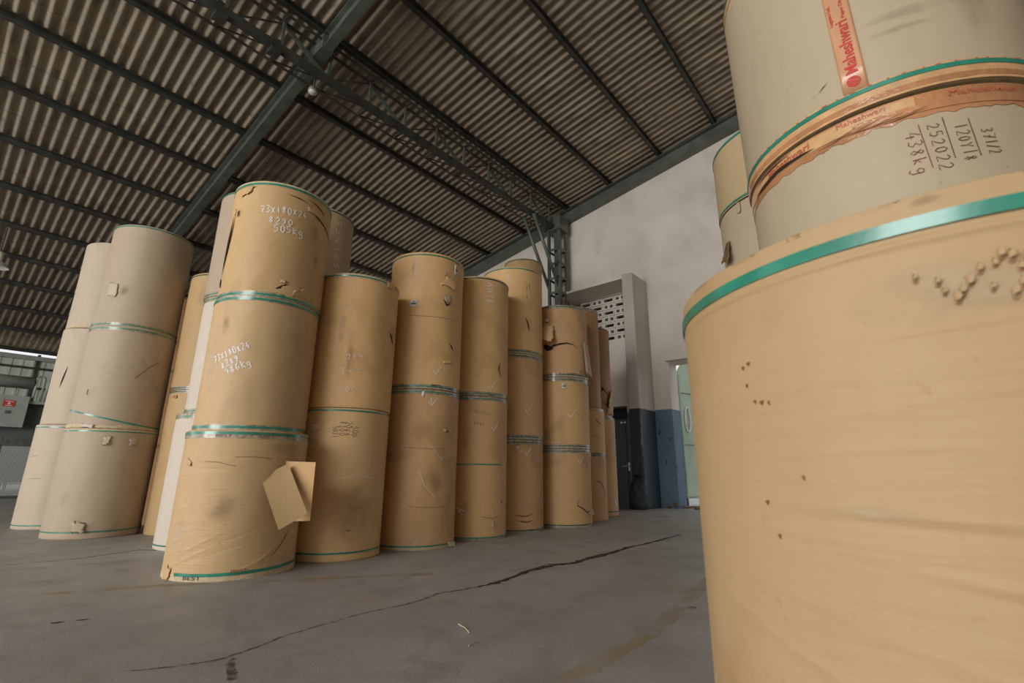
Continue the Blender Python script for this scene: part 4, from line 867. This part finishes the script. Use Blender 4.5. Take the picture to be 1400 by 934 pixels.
# ------------------------------------------------------------------ laced column
colm = hall(thing('laced_column', (0, 0, 0), 'grey laced steel column against the gable wall, under the roof girder', 'column'))
for (tt, nn) in ((-7.08, 10.0), (-6.74, 10.0), (-7.08, 10.34), (-6.74, 10.34)):
    MB().angle((tt, nn, 0), (tt, nn, 7.2), .07).build('leg', M_STEEL, colm)
MB().box(-6.98, -6.84, 10.1, 10.26, 0, 7.2).build('web', M_STEEL, colm)
z = .3
while z < 7.0:
    for nn in (10.0, 10.34): MB().box(-7.1, -6.72, nn - .035, nn - .02, z, z + .07).build('batten', M_STEEL, colm)
    for tt in (-7.1, -6.72): MB().box(tt - .008, tt + .008, 9.98, 10.36, z, z + .07).build('batten', M_STEEL, colm)
    z += .42
MB().box(-7.16, -6.66, 9.92, 10.36, 7.2, 7.62).build('cap', M_STEEL, colm)
for tt in (-7.12, -6.80): MB().tube([(tt, 8.93, 7.24), (tt, 10.04, 5.55)], .045, 8).build('knee_brace', M_STEEL, colm, True)
MB().box(-7.2, -6.62, 9.9, 10.42, 0, .03).build('base_plate', M_STEELD, colm)

# ------------------------------------------------------------------ lamps
lamp = hall(thing('bulkhead_lamp', (0, 0, 0), 'small round unlit lamp hanging from the roof girder beside the near rafter', 'lamp'))
c = Vector((-7.02, 3.02, 7.02))
MB().tube([c + Vector((0, 0, .25)), c + Vector((0, 0, .06))], .02, 8).build('stem', M_STEELD, lamp)
MB().tube([c + Vector((0, 0, .07)), c + Vector((0, 0, .05)), c + Vector((.0, -.01, -.02))], [.03, .075, .085], 14).build('housing', M_STEEL, lamp, True)
MB().tube([c + Vector((0, -.01, -.02)), c + Vector((0, -.012, -.05)), c + Vector((0, -.014, -.075))], [.075, .065, .03], 14).build('lens', M_GLASS, lamp, True)
hb = hall(thing('high_bay_lamp', (0, 0, 0), 'unlit high bay lamp hanging at the far left edge under the roof', 'lamp'))
c = Vector((-16.2, .2, 5.5))
MB().tube([c + Vector((0, 0, .85)), c + Vector((0, 0, .2))], .012, 6).build('hanger', M_STEELD, hb)
MB().tube([c + Vector((0, 0, .22)), c + Vector((0, 0, .0))], .075, 12).build('ballast_housing', M_GALV, hb, True)
MB().tube([c, c + Vector((0, 0, -.06)), c + Vector((0, 0, -.16))], [.06, .16, .22], 18, False).build('shade', M_GALV, hb, True)

# ------------------------------------------------------------------ transformer and its fence
tr = hall(thing('transformer', (0, 0, 0), 'grey green electrical transformer with a red danger plate, at the left edge', 'transformer'))
TT = -18.5
MB().box(TT - .9, TT, -.6, 1.55, 1.77, 2.60).build('cabinet', M_TRANS, tr)
MB().box(TT - 1.5, TT - .35, -.8, 1.9, .35, 2.45).build('tank', M_TRANSD, tr)
MB().tube([(TT - .3, -.7, 3.0), (TT - .3, 1.58, 3.0)], .17, 20).build('conservator', M_TRANS, tr, True)
for n in (.0, .95, 1.3): MB().tube([(TT - .3, n, 2.55), (TT - .3, n, 2.9)], .02, 6).build('support', M_TRANS, tr)
for n, h_ in ((1.78, 3.20), (2.02, 3.22)):
    MB().tube([(TT - .2, n - .16, 2.45), (TT - .2, n - .16, h_ - .06), (TT - .2, n - .12, h_), (TT - .2, n - .03, h_), (TT - .2, n, h_ - .06), (TT - .2, n, 2.45)], .028, 8).build('pipe', M_TRANS, tr, True)
MB().box(TT - .9, TT - .1, 1.55, 2.3, 2.42, 2.50).build('shelf', M_TRANS, tr)
for k in range(7): MB().box(TT - .9, TT - .2, 1.92 + k * .07, 1.945 + k * .07, .5, 2.4).build('radiator_fin', M_TRANSD, tr)
pl = MB().box(TT - .001, TT + .012, 1.07, 1.30, 2.30, 2.47).build('danger_plate', simple('red_plate', (208, 66, 62), 0.4, 0, .04, 10, 0), tr); pl['label'] = 'red danger plate'
mb = MB(); mb.box(TT + .012, TT + .016, 1.10, 1.27, 2.425, 2.44); mb.box(TT + .012, TT + .016, 1.12, 1.25, 2.32, 2.335)
mb.tube([(TT + .012, 1.185, 2.38), (TT + .018, 1.185, 2.38)], .028, 10); mb.build('plate_marking', M_LABEL, pl)
mb = MB(); mb.tube([(TT, 1.20, 2.16), (TT + .03, 1.20, 2.16)], .045, 8); mb.box(TT, TT + .02, 1.15, 1.22, 2.12, 2.2); mb.build('lock_knob', M_TRANSD, tr)
for n in (-.4, 1.4): MB().box(TT - 1.4, TT - .4, n - .08, n + .08, 0, .36).build('plinth', M_CORE, tr)
fe = hall(thing('mesh_fence', (0, 0, 0), 'low grey wire mesh fence in front of the transformer', 'fence'))
FT = -17.2
MB().box(FT - .02, FT + .02, -2.5, 3.4, 1.40, 1.46).build('top_rail', M_STEEL, fe); MB().box(FT - .02, FT + .02, -2.5, 3.4, .02, .07).build('bottom_rail', M_STEEL, fe)
MB().box(FT - .015, FT + .015, -2.5, 3.4, 1.24, 1.28).build('middle_rail', M_STEEL, fe)
for n in (-2.5, -.7, 1.12, 3.0): MB().box(FT - .03, FT + .03, n - .03, n + .03, 0, 1.46).build('post', M_STEEL, fe)
mb = MB(); n = -2.5
while n < 3.4: mb.box(FT - .004, FT + .004, n, n + .014, .07, 1.26); n += .03
z = .08
while z < 1.25: mb.box(FT - .003, FT + .003, -2.5, 3.4, z, z + .010); z += .03
wm = mb.build('wire_mesh', M_WIRE, fe); wm['kind'] = 'stuff'
for k in range(40): MB().box(FT - .01, FT + .01, -2.45 + k * .145, -2.40 + k * .145, 1.28, 1.40).build('picket', M_STEEL, fe)

# ------------------------------------------------------------------ litter on the floor
def straw(pts, lab, r=.003, mat=None):
    c = Vector(pts[0]); o = MB().tube([Vector(p) - c for p in pts], r, 5).build('straw', mat or M_STRAW); o.location = c; tag(o, lab, 'straw', None); return o
straw([(-.27, 2.83, .004), (-.23, 2.76, .008), (-.20, 2.69, .004)], 'bent pale straw lying on the floor right of the crack')
straw([(-.19, 2.51, .004), (-.17, 2.55, .006), (-.15, 2.57, .004)], 'short thin straw on the floor nearer the camera', .0025)
o = MB().add([(-.03, 0, 0), (0, -.012, .003), (.03, 0, 0), (0, .012, .003), (-.03, 0, .003), (0, -.012, .008), (.03, 0, .003), (0, .012, .008)], [(0, 1, 2, 3), (4, 7, 6, 5), (0, 4, 5, 1), (1, 5, 6, 2), (2, 6, 7, 3), (3, 7, 4, 0)]).build('dry_leaf', M_CORE)
o.location = (1.09, 3.18, .002); tag(o, 'small dark dry leaf on the floor beside the yellow line', 'leaf')
